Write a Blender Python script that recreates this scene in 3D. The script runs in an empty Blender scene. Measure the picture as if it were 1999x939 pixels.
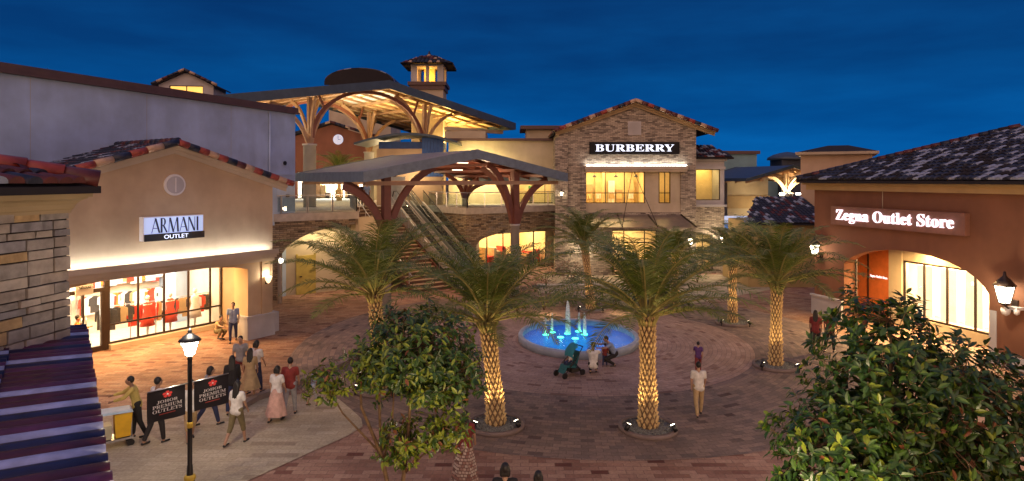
import bpy, bmesh, math, random
from mathutils import Vector, Matrix
R = math.radians
rnd = random.Random(7)
sc = bpy.context.scene

# ------------------------------------------------------------------ camera, sky, sun, exposure
cam = bpy.data.objects.new('camera', bpy.data.cameras.new('camera'))
sc.collection.objects.link(cam); sc.camera = cam
EYE = 7.0
cam.location = (0, 0, EYE); cam.rotation_euler = (R(90), 0, 0)
cam.data.sensor_width = 36; cam.data.lens = 36 * 1250 / 1999
cam.data.shift_y = -119.5 / 1999
cam.data.clip_start = 0.1; cam.data.clip_end = 3000

world = bpy.data.worlds.new("World"); sc.world = world; world.use_nodes = True
wn, wl = world.node_tree.nodes, world.node_tree.links
wn.clear()
SUN_EL, SUN_AZ = -3.0, 180.0            # the sun has just set behind the camera
w_out = wn.new('ShaderNodeOutputWorld'); w_bg = wn.new('ShaderNodeBackground'); w_bg.inputs['Strength'].default_value = 1.0
nish = wn.new('ShaderNodeTexSky'); nish.sky_type = 'NISHITA'; nish.sun_disc = False
nish.sun_elevation = R(SUN_EL); nish.sun_rotation = R(SUN_AZ)
tc = wn.new('ShaderNodeTexCoord'); sep = wn.new('ShaderNodeSeparateXYZ'); wl.new(tc.outputs['Generated'], sep.inputs[0])
def wramp(src, stops):
    r = wn.new('ShaderNodeValToRGB'); e = r.color_ramp.elements
    while len(e) < len(stops): e.new(0.5)
    for k, (p, c) in enumerate(stops): e[k].position = p; e[k].color = (*c, 1)
    wl.new(src, r.inputs[0]); return r.outputs[0]
up = wramp(sep.outputs['Z'], [(0.0, (.001, .105, .38)), (.06, (.001, .090, .34)), (.16, (.0005, .060, .235)), (.32, (.001, .034, .15)), (.6, (.10, .14, .32)), (1.0, (.17, .18, .36))])
back = wramp(sep.outputs['Z'], [(0.0, (1.75, .98, .50)), (.18, (1.35, .80, .52)), (.45, (.50, .38, .42)), (1.0, (.17, .18, .36))])
mr = wn.new('ShaderNodeMapRange'); mr.inputs[1].default_value = .0; mr.inputs[2].default_value = -.8
wl.new(sep.outputs['Y'], mr.inputs[0])
mx = wn.new('ShaderNodeMix'); mx.data_type = 'RGBA'
wl.new(mr.outputs[0], mx.inputs[0]); wl.new(up, mx.inputs[6]); wl.new(back, mx.inputs[7])
# thin wisps of cloud
mp = wn.new('ShaderNodeMapping'); mp.inputs['Scale'].default_value = (1.2, 1.2, 6.0); mp.inputs['Rotation'].default_value = (0, R(12), 0)
nz = wn.new('ShaderNodeTexNoise'); nz.inputs['Scale'].default_value = 2.6; nz.inputs['Detail'].default_value = 6; nz.inputs['Roughness'].default_value = .55
wl.new(tc.outputs['Generated'], mp.inputs[0]); wl.new(mp.outputs[0], nz.inputs[0])
cl = wramp(nz.outputs[0], [(.36, (.70, .76, .80)), (.70, (1.5, 1.25, 1.16))])
ml = wn.new('ShaderNodeMix'); ml.data_type = 'RGBA'; ml.blend_type = 'MULTIPLY'; ml.inputs[0].default_value = 1
wl.new(mx.outputs[2], ml.inputs[6]); wl.new(cl, ml.inputs[7])
ns = wn.new('ShaderNodeVectorMath'); ns.operation = 'SCALE'; ns.inputs['Scale'].default_value = 0.02
wl.new(nish.outputs[0], ns.inputs[0])
ad = wn.new('ShaderNodeMix'); ad.data_type = 'RGBA'; ad.blend_type = 'ADD'; ad.inputs[0].default_value = 1
wl.new(ml.outputs[2], ad.inputs[6]); wl.new(ns.outputs[0], ad.inputs[7])
wl.new(ad.outputs[2], w_bg.inputs[0]); wl.new(w_bg.outputs[0], w_out.inputs[0])

sun = bpy.data.objects.new('sun', bpy.data.lights.new('sun', 'SUN')); sc.collection.objects.link(sun)
sun.data.energy = 0.55; sun.data.angle = R(70); sun.data.color = (1, .62, .40); sun.rotation_euler = (R(48), 0, R(-32))

sc.view_settings.view_transform = 'Standard'; sc.view_settings.look = 'None'
sc.view_settings.exposure = 0; sc.view_settings.gamma = 1; sc.view_settings.use_curve_mapping = False
sc.render.engine = 'CYCLES'
sc.cycles.max_bounces = 5; sc.cycles.diffuse_bounces = 3; sc.cycles.glossy_bounces = 2; sc.cycles.transparent_max_bounces = 12
sc.cycles.caustics_reflective = False; sc.cycles.caustics_refractive = False
sc.cycles.sample_clamp_indirect = 4

# ------------------------------------------------------------------ helpers
def at(px, py, Y): return Vector(((px - 999.5) * Y / 1250, Y, EYE - (py - 350) * Y / 1250))
def ground(px, py): Y = EYE * 1250 / (py - 350); return Vector(((px - 999.5) * Y / 1250, Y, 0))

def tag(o, label=None, cat=None, group=None, kind=None):
    if label: o['label'] = label
    if cat: o['category'] = cat
    if group: o['group'] = group
    if kind: o['kind'] = kind
    return o
def thing(name, label, cat, loc=(0, 0, 0), rz=0, group=None):
    o = bpy.data.objects.new(name, None); sc.collection.objects.link(o); o.empty_display_size = .2
    o.location = loc; o.rotation_euler = (0, 0, rz)
    return tag(o, label, cat, group)
def copy_tree(o, parent=None):
    c = o.copy(); sc.collection.objects.link(c); c.parent = parent
    if parent is not None: c.matrix_parent_inverse = o.matrix_parent_inverse.copy()
    for ch in list(o.children): copy_tree(ch, c)
    return c

class MB:
    def __init__(s): s.v = []; s.f = []; s.m = []; s.sm = []
    def add(s, vs, fs, mi=0, smooth=False):
        b = len(s.v); s.v += [tuple(v) for v in vs]
        for f in fs: s.f.append(tuple(b + i for i in f)); s.m.append(mi); s.sm.append(smooth)
    def box(s, x0, x1, y0, y1, z0, z1, mi=0):
        if x0 > x1: x0, x1 = x1, x0
        if y0 > y1: y0, y1 = y1, y0
        if z0 > z1: z0, z1 = z1, z0
        s.add([(x0,y0,z0),(x1,y0,z0),(x1,y1,z0),(x0,y1,z0),(x0,y0,z1),(x1,y0,z1),(x1,y1,z1),(x0,y1,z1)],
              [(0,3,2,1),(4,5,6,7),(0,1,5,4),(1,2,6,5),(2,3,7,6),(3,0,4,7)], mi)
    def hexa(s, b, t, mi=0):
        s.add(list(b) + list(t), [(0,3,2,1),(4,5,6,7),(0,1,5,4),(1,2,6,5),(2,3,7,6),(3,0,4,7)], mi)
    def prism(s, poly, z0, z1, mi=0):
        n = len(poly)
        s.add([(x, y, z0) for x, y in poly] + [(x, y, z1) for x, y in poly],
              [tuple(range(n))[::-1], tuple(range(n, 2*n))] + [(i, (i+1) % n, n + (i+1) % n, n + i) for i in range(n)], mi)
    def tube(s, pts, rs, seg=8, mi=0, smooth=True, cap=True, flat=None):
        pts = [Vector(p) for p in pts]
        if not hasattr(rs, '__len__'): rs = [rs] * len(pts)
        vs = []; prev = None
        for i, p in enumerate(pts):
            a = pts[max(i-1, 0)]; b = pts[min(i+1, len(pts)-1)]
            d = (b - a); d = d.normalized() if d.length > 1e-6 else Vector((0, 0, 1))
            if prev is None:
                u = d.cross(Vector((0, 0, 1)))
                if u.length < 1e-3: u = Vector((1, 0, 0))
            else:
                u = prev - d * prev.dot(d)
            u.normalize(); prev = u; w = d.cross(u)
            for k in range(seg):
                t = 2 * math.pi * (k + .5) / seg
                q = p + (u * math.cos(t) + w * math.sin(t)) * rs[i]
                vs.append(q)
        fs = [(i*seg + k, i*seg + (k+1) % seg, (i+1)*seg + (k+1) % seg, (i+1)*seg + k) for i in range(len(pts)-1) for k in range(seg)]
        if cap: fs += [tuple(range(seg))[::-1], tuple((len(pts)-1)*seg + k for k in range(seg))]
        s.add(vs, fs, mi, smooth)
    def bar(s, a, b, w, h, mi=0):
        a = Vector(a); b = Vector(b); d = (b - a).normalized()
        u = d.cross(Vector((0, 0, 1)))
        if u.length < 1e-3: u = Vector((1, 0, 0))
        u.normalize(); n = u.cross(d); u *= w/2; n *= h/2
        s.hexa([a-u-n, a+u-n, a+u+n, a-u+n], [b-u-n, b+u-n, b+u+n, b-u+n], mi)
    def arcbar(s, pts, w, h, mi=0):
        """square section swept along pts, w sideways, h in the plane of the curve"""
        pts = [Vector(p) for p in pts]; vs = []
        for i, p in enumerate(pts):
            a = pts[max(i-1, 0)]; b = pts[min(i+1, len(pts)-1)]; d = (b-a).normalized()
            u = d.cross(Vector((0, 0, 1)))
            if u.length < 1e-2: u = s_last
            u.normalize(); s_last = u; n = u.cross(d)
            vs += [p-u*w/2-n*h/2, p+u*w/2-n*h/2, p+u*w/2+n*h/2, p-u*w/2+n*h/2]
        fs = [(i*4+k, i*4+(k+1) % 4, (i+1)*4+(k+1) % 4, (i+1)*4+k) for i in range(len(pts)-1) for k in range(4)]
        fs += [(3, 2, 1, 0), tuple((len(pts)-1)*4 + k for k in range(4))]
        s.add(vs, fs, mi)
    def lathe(s, prof, seg=16, c=(0, 0), mi=0, smooth=True, sy=1.0):
        vs = [(c[0] + r*math.cos(2*math.pi*k/seg), c[1] + sy*r*math.sin(2*math.pi*k/seg), z) for r, z in prof for k in range(seg)]
        fs = [(i*seg + k, i*seg + (k+1) % seg, (i+1)*seg + (k+1) % seg, (i+1)*seg + k) for i in range(len(prof)-1) for k in range(seg)]
        fs += [tuple(range(seg))[::-1], tuple((len(prof)-1)*seg + k for k in range(seg))]
        s.add(vs, fs, mi, smooth)
    def ball(s, c, r, seg=10, rings=6, mi=0):
        if not hasattr(r, '__len__'): r = (r, r, r)
        vs = [(c[0], c[1], c[2]-r[2])]
        for i in range(1, rings):
            t = -math.pi/2 + math.pi*i/rings
            vs += [(c[0]+r[0]*math.cos(t)*math.cos(2*math.pi*k/seg), c[1]+r[1]*math.cos(t)*math.sin(2*math.pi*k/seg), c[2]+r[2]*math.sin(t)) for k in range(seg)]
        vs.append((c[0], c[1], c[2]+r[2])); top = len(vs)-1
        fs = [(0, 1+(k+1) % seg, 1+k) for k in range(seg)]
        for i in range(rings-2):
            fs += [(1+i*seg+k, 1+i*seg+(k+1) % seg, 1+(i+1)*seg+(k+1) % seg, 1+(i+1)*seg+k) for k in range(seg)]
        fs += [(1+(rings-2)*seg+k, 1+(rings-2)*seg+(k+1) % seg, top) for k in range(seg)]
        s.add(vs, fs, mi, True)
    def build(s, name, mats, parent=None):
        me = bpy.data.meshes.new(name); me.from_pydata(s.v, [], s.f)
        if not isinstance(mats, (list, tuple)): mats = [mats]
        for m in mats: me.materials.append(m)
        me.polygons.foreach_set('material_index', s.m); me.polygons.foreach_set('use_smooth', s.sm); me.update()
        o = bpy.data.objects.new(name, me); sc.collection.objects.link(o)
        if parent is not None: o.parent = parent
        return o
def box1(name, mats, parent, *a):
    m = MB(); m.box(*a); return m.build(name, mats, parent)

# ------------------------------------------------------------------ materials
MATS = {}
def base_mat(name):
    m = bpy.data.materials.new(name); m.use_nodes = True; nt = m.node_tree; MATS[name] = m
    return m, nt, nt.nodes['Principled BSDF']
def ramp(nt, src, stops, mode='LINEAR'):
    r = nt.nodes.new('ShaderNodeValToRGB'); r.color_ramp.interpolation = mode; e = r.color_ramp.elements
    while len(e) < len(stops): e.new(0.5)
    for k, (p, c) in enumerate(stops):
        e[k].position = p; e[k].color = (*c, 1) if hasattr(c, '__len__') else (c, c, c, 1)
    nt.links.new(src, r.inputs[0]); return r.outputs[0]
def noise(nt, vec, scale, detail=4, rough=.55):
    n = nt.nodes.new('ShaderNodeTexNoise'); n.inputs['Scale'].default_value = scale; n.inputs['Detail'].default_value = detail; n.inputs['Roughness'].default_value = rough
    nt.links.new(vec, n.inputs['Vector']); return n.outputs['Fac']
def mix(nt, fac, a, b, mode='MIX'):
    m = nt.nodes.new('ShaderNodeMix'); m.data_type = 'RGBA'; m.blend_type = mode
    for i, x in ((0, fac), (6, a), (7, b)):
        if hasattr(x, 'is_linked') or isinstance(x, bpy.types.NodeSocket): nt.links.new(x, m.inputs[i])
        elif i == 0: m.inputs[0].default_value = x
        else: m.inputs[i].default_value = (*x, 1)
    return m.outputs[2]
def ocoord(nt): return nt.nodes.new('ShaderNodeTexCoord').outputs['Object']
def bump(nt, bs, h, strength=.3, dist=.02):
    b = nt.nodes.new('ShaderNodeBump'); b.inputs['Strength'].default_value = strength; b.inputs['Distance'].default_value = dist
    nt.links.new(h, b.inputs['Height']); nt.links.new(b.outputs[0], bs.inputs['Normal'])
def plain(name, col, rough=.6, metal=0, var=.15, scale=3, bstr=0, emit=None, es=0):
    m, nt, bs = base_mat(name); oc = ocoord(nt)
    n = noise(nt, oc, scale)
    c = ramp(nt, n, [(.3, tuple(x*(1-var) for x in col)), (.7, tuple(min(1, x*(1+var)) for x in col))])
    nt.links.new(c, bs.inputs['Base Color']); bs.inputs['Roughness'].default_value = rough; bs.inputs['Metallic'].default_value = metal
    if bstr: bump(nt, bs, noise(nt, oc, scale*12, 3), bstr)
    if emit: bs.inputs['Emission Color'].default_value = (*emit, 1); bs.inputs['Emission Strength'].default_value = es
    return m
def stucco(name, col, var=.13):
    """painted render: streaks, blotches and a fine grain"""
    m, nt, bs = base_mat(name); oc = ocoord(nt)
    mp = nt.nodes.new('ShaderNodeMapping'); mp.inputs['Scale'].default_value = (1.4, 1.4, .25); nt.links.new(oc, mp.inputs[0])
    a = noise(nt, mp.outputs[0], 1.1, 5); b = noise(nt, oc, .6, 4); g = noise(nt, oc, 45, 2)
    c1 = ramp(nt, a, [(.25, tuple(x*(1-var*.6) for x in col)), (.75, tuple(min(1, x*(1+var*.3)) for x in col))])
    c2 = ramp(nt, b, [(.35, (.80, .79, .78)), (.65, (1.05, 1.05, 1.05))])
    nt.links.new(mix(nt, 1, c1, c2, 'MULTIPLY'), bs.inputs['Base Color']); bs.inputs['Roughness'].default_value = .85
    bump(nt, bs, g, .25, .01); return m
def wallvec(nt):
    oc = ocoord(nt); s = nt.nodes.new('ShaderNodeSeparateXYZ'); nt.links.new(oc, s.inputs[0])
    a = nt.nodes.new('ShaderNodeMath'); nt.links.new(s.outputs[0], a.inputs[0]); nt.links.new(s.outputs[1], a.inputs[1])
    c = nt.nodes.new('ShaderNodeCombineXYZ'); nt.links.new(a.outputs[0], c.inputs[0]); nt.links.new(s.outputs[2], c.inputs[1]); return oc, c.outputs[0]
def brickmat(name, stops, mortar, bw, bh, ms=.012, wall=True, distort=0.0, radial=None, rough=.85, bstr=.6, stain=.25, squash=1.0):
    m, nt, bs = base_mat(name)
    if radial is not None:
        oc = ocoord(nt); s = nt.nodes.new('ShaderNodeSeparateXYZ'); nt.links.new(oc, s.inputs[0])
        at2 = nt.nodes.new('ShaderNodeMath'); at2.operation = 'ARCTAN2'; nt.links.new(s.outputs[1], at2.inputs[0]); nt.links.new(s.outputs[0], at2.inputs[1])
        mu = nt.nodes.new('ShaderNodeMath'); mu.operation = 'MULTIPLY'; mu.inputs[1].default_value = radial; nt.links.new(at2.outputs[0], mu.inputs[0])
        ln = nt.nodes.new('ShaderNodeVectorMath'); ln.operation = 'LENGTH'; nt.links.new(oc, ln.inputs[0])
        cb = nt.nodes.new('ShaderNodeCombineXYZ'); nt.links.new(mu.outputs[0], cb.inputs[0]); nt.links.new(ln.outputs['Value'], cb.inputs[1]); vec = cb.outputs[0]
    elif wall: oc, vec = wallvec(nt)
    else: oc = ocoord(nt); vec = oc
    if distort:
        nz = nt.nodes.new('ShaderNodeTexNoise'); nz.inputs['Scale'].default_value = 2.5; nz.inputs['Detail'].default_value = 3; nt.links.new(oc, nz.inputs['Vector'])
        sb = nt.nodes.new('ShaderNodeVectorMath'); sb.operation = 'SCALE'; sb.inputs['Scale'].default_value = distort; nt.links.new(nz.outputs['Color'], sb.inputs[0])
        ad_ = nt.nodes.new('ShaderNodeVectorMath'); nt.links.new(vec, ad_.inputs[0]); nt.links.new(sb.outputs[0], ad_.inputs[1]); vec = ad_.outputs[0]
    b = nt.nodes.new('ShaderNodeTexBrick'); b.inputs['Color1'].default_value = (0, 0, 0, 1); b.inputs['Color2'].default_value = (1, 1, 1, 1); b.inputs['Mortar'].default_value = (.5, .5, .5, 1)
    b.inputs['Scale'].default_value = 1; b.inputs['Brick Width'].default_value = bw; b.inputs['Row Height'].default_value = bh; b.inputs['Mortar Size'].default_value = ms
    b.inputs['Mortar Smooth'].default_value = .3; b.squash = squash; b.squash_frequency = 3
    nt.links.new(vec, b.inputs['Vector'])
    col = ramp(nt, b.outputs['Color'], stops)
    st = ramp(nt, noise(nt, oc, .45, 5, .6), [(.3, 1-stain), (.7, 1+stain*.5)])
    fine = ramp(nt, noise(nt, oc, 14, 3), [(.3, .8), (.7, 1.15)])
    col = mix(nt, 1, mix(nt, 1, mix(nt, b.outputs['Fac'], col, mortar), st, 'MULTIPLY'), fine, 'MULTIPLY')
    nt.links.new(col, bs.inputs['Base Color'])
    rr = ramp(nt, noise(nt, oc, 1.3, 4), [(.3, rough-.15), (.7, min(1, rough+.1))]); nt.links.new(rr, bs.inputs['Roughness'])
    hm = nt.nodes.new('ShaderNodeMath'); hm.operation = 'SUBTRACT'; nt.links.new(noise(nt, oc, 9, 3), hm.inputs[0]); nt.links.new(b.outputs['Fac'], hm.inputs[1])
    bump(nt, bs, hm.outputs[0], bstr, .015); return m
def emis(name, col, s):
    m, nt, bs = base_mat(name); bs.inputs['Base Color'].default_value = (*col, 1); bs.inputs['Emission Color'].default_value = (*col, 1)
    bs.inputs['Emission Strength'].default_value = s; bs.inputs['Roughness'].default_value = .4; return m
def glassmat(name, tint=(.95, .97, 1), refl=.10, rough=.02):
    m = bpy.data.materials.new(name); m.use_nodes = True; nt = m.node_tree; nt.nodes.clear(); MATS[name] = m
    o = nt.nodes.new('ShaderNodeOutputMaterial'); t = nt.nodes.new('ShaderNodeBsdfTransparent'); g = nt.nodes.new('ShaderNodeBsdfGlossy')
    t.inputs[0].default_value = (*tint, 1); g.inputs['Roughness'].default_value = rough
    lw = nt.nodes.new('ShaderNodeLayerWeight'); lw.inputs['Blend'].default_value = .5; fr = nt.nodes.new('ShaderNodeMath'); fr.operation = 'POWER'; fr.inputs[1].default_value = 4; nt.links.new(lw.outputs['Facing'], fr.inputs[0])
    mr_ = nt.nodes.new('ShaderNodeMath'); mr_.operation = 'ADD'; mr_.inputs[1].default_value = refl*.4; nt.links.new(fr.outputs[0], mr_.inputs[0])
    mxs = nt.nodes.new('ShaderNodeMixShader'); nt.links.new(mr_.outputs[0], mxs.inputs[0]); nt.links.new(t.outputs[0], mxs.inputs[1]); nt.links.new(g.outputs[0], mxs.inputs[2])
    nt.links.new(mxs.outputs[0], o.inputs[0]); return m

M = dict(
 armani=stucco('render_beige', (.54, .40, .25)), trim=stucco('trim_cream', (.55, .47, .36), .08), plinth=stucco('plinth_pale', (.50, .49, .50), .1),
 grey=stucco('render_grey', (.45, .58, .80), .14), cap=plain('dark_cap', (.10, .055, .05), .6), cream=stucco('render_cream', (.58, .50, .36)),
 zegna=stucco('render_terracotta', (.22, .092, .048), .2), brown=stucco('render_redbrown', (.26, .10, .06)), teal=stucco('render_teal', (.20, .34, .38)),
 yellow=plain('yellow_door', (.50, .40, .10), .5), slab=plain('deck_slab', (.50, .46, .42), .8, bstr=.2), conc=stucco('concrete_column', (.52, .50, .48), .1),
 steelbrown=plain('brown_painted_steel', (.17, .06, .04), .45), steeltan=plain('tan_painted_steel', (.38, .24, .15), .5),
 roofslate=plain('slate_blue_metal', (.17, .22, .27), .42, .3), roofgrey=plain('grey_metal_roof', (.055, .085, .12), .40, .3), soffit=plain('timber_soffit', (.66, .48, .24), .6, var=.25), soffitdark=plain('red_timber_soffit', (.20, .07, .045), .6, var=.2),
 frame=plain('bronze_frame', (.035, .022, .018), .4, .4), glass=glassmat('clear_glass'), rail=glassmat('railing_glass', (.86, .92, .93), .08),
 chrome=plain('satin_steel', (.55, .56, .58), .28, .9), black=plain('black_paint', (.012, .012, .014), .35), gold=plain('yellow_paint', (.62, .42, .05), .45),
 white=plain('white_paint', (.75, .74, .72), .5, var=.05), dark=plain('dark_interior', (.03, .025, .02), .8),
 roomwhite=plain('shop_wall', (.78, .70, .58), .7, var=.06), roomyellow=plain('shop_wall_warm', (.78, .60, .30), .7, var=.08), floorw=plain('shop_floor', (.62, .58, .52), .25, var=.08),
 tnavy=plain('tile_navy', (.012, .016, .036), .42, var=.5, scale=5, bstr=.15), tmaroon=plain('tile_maroon', (.085, .018, .018), .42, var=.4, scale=5, bstr=.15),
 tlight=plain('tile_pale', (.24, .28, .38), .5, var=.2, scale=5, bstr=.15), tred=plain('tile_red', (.28, .045, .03), .45, var=.3, scale=5), ttan=plain('tile_tan', (.45, .30, .20), .5, var=.2, scale=5),
 tdark=plain('tile_underlay', (.015, .012, .015), .9),
 trunk=plain('palm_trunk', (.60, .42, .20), .8, var=.3, scale=9, bstr=.3), frond=plain('palm_frond', (.10, .15, .018), .5, var=.45, scale=2.5),
 frondl=plain('palm_frond_pale', (.17, .21, .03), .5, var=.35, scale=2.5), rachis=plain('palm_rachis', (.30, .26, .08), .6),
 bark=plain('bark', (.17, .105, .055), .85, var=.35, scale=14, bstr=.4),
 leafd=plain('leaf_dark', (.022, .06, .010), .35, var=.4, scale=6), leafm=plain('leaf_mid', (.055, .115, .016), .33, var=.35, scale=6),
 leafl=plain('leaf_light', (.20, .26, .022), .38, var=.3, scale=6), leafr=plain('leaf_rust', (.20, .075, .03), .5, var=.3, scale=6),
 gravel=plain('pebbles', (.20, .20, .19), .8, var=.7, scale=22, bstr=.8), kerb=plain('ring_kerb', (.20, .15, .14), .8, bstr=.3),
 led=emis('led_white', (.86, .93, 1.0), 48), ledb=emis('led_burberry', (.95, .95, .88), 34), lampglow=emis('lamp_glow', (1, .86, .62), 14), lampcool=emis('lamp_glow_cool', (1, .95, .85), 22),
 signglow=emis('sign_glow', (.50, .62, .95), .55), letter=emis('letter_glow', (.75, .82, 1.0), 1.5), letterz=emis('letter_glow_warm', (1.0, .86, .94), 1.5),
 warmglow=emis('window_glow', (1, .55, .10), 1.6), skin=plain('skin', (.42, .25, .17), .55, var=.08), skind=plain('skin_brown', (.30, .17, .11), .55, var=.08),
 hair=plain('black_hair', (.012, .010, .010), .5), eye=plain('eye_dark', (.01, .01, .01), .2), water=None,
)
M['water'] = None
def surfmat():
    m = glassmat('water_surface', (.50, .90, 1.0), .0, .12); nt = m.node_tree; b = nt.nodes.new('ShaderNodeBump'); b.inputs['Strength'].default_value = .25; b.inputs['Distance'].default_value = .04
    nt.links.new(noise(nt, ocoord(nt), 4, 3, .5), b.inputs['Height'])
    for n in nt.nodes:
        if n.type == 'MATH' and n.operation == 'POWER': n.inputs[1].default_value = 9
        if n.type in ('BSDF_GLOSSY', 'LAYER_WEIGHT'): nt.links.new(b.outputs[0], n.inputs['Normal'])
    return m
def watermat():
    m, nt, bs = base_mat('pool_water'); oc = ocoord(nt)
    bs.inputs['Roughness'].default_value = .5; bs.inputs['Base Color'].default_value = (.02, .2, .5, 1)
    c = ramp(nt, noise(nt, oc, 2.5, 3), [(.3, (.004, .10, .38)), (.7, (.01, .18, .55))]); nt.links.new(c, bs.inputs['Base Color']); return m
M['water'] = watermat()
TILES = [M['tnavy'], M['tmaroon'], M['tlight'], M['tred'], M['ttan'], M['tdark']]

def light(name, kind, loc, energy, col=(1, .75, .45), size=.1, parent=None, aim=None, spot=60, blend=.6, size_y=None):
    l = bpy.data.lights.new(name, kind); l.energy = energy; l.color = col
    if kind == 'AREA':
        l.size = size
        if size_y: l.shape = 'RECTANGLE'; l.size_y = size_y
    else: l.shadow_soft_size = size
    if kind == 'SPOT': l.spot_size = R(spot); l.spot_blend = blend
    o = bpy.data.objects.new(name, l); sc.collection.objects.link(o); o.location = loc
    if parent is not None: o.parent = parent
    if aim is not None: o.rotation_euler = (Vector(aim) - Vector(loc)).to_track_quat('-Z', 'Y').to_euler()
    return o

def tiles(mb, o, eu, ev, W, L, pitch=.26, course=.40, inside=None, pal=(0, 0, 0, 1, 1, 2), h=.075, under=True, seg=5, seed=1):
    """barrel tiles: eu along the eave, ev up the slope; o the eave corner"""
    q = random.Random(seed); o = Vector(o); eu = Vector(eu).normalized(); ev = Vector(ev).normalized(); n = eu.cross(ev)
    nx = int(W / pitch); ny = int(math.ceil(L / course))
    for j in range(ny):
        for i in range(nx):
            s = i*pitch; t = j*course
            if inside and not inside(s + pitch/2, t + course/2): continue
            mi = q.choice(pal); jit = q.uniform(-.012, .012); l1 = course*1.12; r = pitch*.5
            vs = []
            for (tt, lift, rr) in ((t + jit, h*.35, 1.0), (t + l1, 0, .86)):
                for k in range(seg + 1):
                    a = math.pi * k / seg
                    vs.append(o + eu*(s + r - math.cos(a)*r*rr*.96) + ev*tt + n*(math.sin(a)*h*rr*1.15 + lift + .01))
            m_ = seg + 1
            fs = [(k, k+1, m_+k+1, m_+k) for k in range(seg)] + [tuple(range(m_))[::-1]]
            mb.add(vs, fs, mi, False)
            mb.sm[-(seg+1):-1] = [True]*seg
def roof_sheet(mb, pts, th=.08, mi=5):
    pts = [Vector(p) for p in pts]; n = len(pts); d = Vector((0, 0, -th))
    mb.add(pts + [p + d for p in pts], [tuple(range(n)), tuple(range(n, 2*n))[::-1]] + [(i, n+i, n+(i+1) % n, (i+1) % n) for i in range(n)], mi)
def ridge(mb, a, b, r=.13, pal=(1, 0, 3, 2), seed=3, step=.38):
    q = random.Random(seed); a = Vector(a); b = Vector(b); d = b - a; n = max(1, int(d.length/step)); 
    for i in range(n):
        p0 = a + d*(i/n); p1 = a + d*((i+1.12)/n)
        mb.tube([p0, p1], [r*1.08, r*.9], 10, q.choice(pal))
def arch_wall(mb, x0, x1, y0, y1, ztop, zbot, n=24, mi=0, mis=None):
    """wall piece whose top and underside follow ztop(x), zbot(x)"""
    xs = [x0 + (x1-x0)*i/n for i in range(n+1)]; vs = []
    for x in xs: vs += [(x, y0, zbot(x)), (x, y0, ztop(x)), (x, y1, ztop(x)), (x, y1, zbot(x))]
    fs = []
    for i in range(n):
        b = i*4; c = b+4
        fs += [(b, c, c+1, b+1), (b+1, c+1, c+2, b+2), (b+2, c+2, c+3, b+3), (b+3, c+3, c, b)]
    fs += [(0, 1, 2, 3), (n*4+3, n*4+2, n*4+1, n*4)]
    mb.add(vs, fs, mi)
def wall_holes(mb, x0, x1, y0, y1, z0, z1, holes, mi=0):
    """box wall with rectangular holes (hx0,hx1,hz0,hz1), sorted by x, not overlapping"""
    cur = x0
    for hx0, hx1, hz0, hz1 in sorted(holes):
        if hx0 > cur: mb.box(cur, hx0, y0, y1, z0, z1, mi)
        if hz0 > z0: mb.box(hx0, hx1, y0, y1, z0, hz0, mi)
        if hz1 < z1: mb.box(hx0, hx1, y0, y1, hz1, z1, mi)
        cur = hx1
    if cur < x1: mb.box(cur, x1, y0, y1, z0, z1, mi)
def window(parent, x0, x1, z0, z1, y, xs=(), zs=(), w=.06, name='window', fm=None, gm=None, d=.08):
    f = MB()
    f.box(x0, x0+w, y, y+d, z0, z1); f.box(x1-w, x1, y, y+d, z0, z1)
    f.box(x0+w, x1-w, y, y+d, z0, z0+w); f.box(x0+w, x1-w, y, y+d, z1-w, z1)
    for x in xs: f.box(x-w/2, x+w/2, y+.002, y+d-.002, z0+w, z1-w)
    for z in zs:
        cuts = [x0+w] + [v for x in xs for v in (x-w/2, x+w/2)] + [x1-w]
        for k in range(0, len(cuts), 2): f.box(cuts[k], cuts[k+1], y+.004, y+d-.004, z-w/2, z+w/2)
    o = f.build(name, fm or M['frame'], parent)
    g = MB(); g.box(x0+w, x1-w, y+d*.45, y+d*.55, z0+w, z1-w); g.build('pane', gm or M['glass'], o)
    return o

def text_mesh(body, size, ext=.02, sx=1.0, bold=True, shear=0):
    """text as mesh data lying in the local XZ plane, facing -Y, centred"""
    if bold:
        def f(c):
            if 'A' <= c <= 'Z': return chr(0x1D400 + ord(c) - 65)
            if 'a' <= c <= 'z': return chr(0x1D41A + ord(c) - 97)
            return c
        body = ''.join(f(c) for c in body)
    cu = bpy.data.curves.new('text', 'FONT'); cu.body = body; cu.size = size; cu.extrude = ext; cu.align_x = 'CENTER'; cu.align_y = 'CENTER'; cu.resolution_u = 3
    o = bpy.data.objects.new('text', cu); sc.collection.objects.link(o); bpy.context.view_layer.update()
    me = bpy.data.meshes.new_from_object(o.evaluated_get(bpy.context.evaluated_depsgraph_get())); bpy.data.objects.remove(o)
    for v in me.vertices: x, y, z = v.co; v.co = (x*sx, -z, y)
    xs = [v.co.x for v in me.vertices]; zs = [v.co.z for v in me.vertices]
    if xs:
        cx = (min(xs)+max(xs))/2; cz = (min(zs)+max(zs))/2
        for v in me.vertices: v.co.x -= cx; v.co.z -= cz
    return me
def text(name, body, size, mat, parent, loc, width=None, height=None, **k):
    me = text_mesh(body, size, **k)
    if me.vertices:
        w = max(v.co.x for v in me.vertices) - min(v.co.x for v in me.vertices); h = max(v.co.z for v in me.vertices) - min(v.co.z for v in me.vertices)
        for v in me.vertices:
            if width: v.co.x *= width/w
            if height: v.co.z *= height/h
    me.materials.clear(); me.materials.append(mat)
    o = bpy.data.objects.new(name, me); sc.collection.objects.link(o); o.parent = parent; o.location = loc; return o

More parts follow.
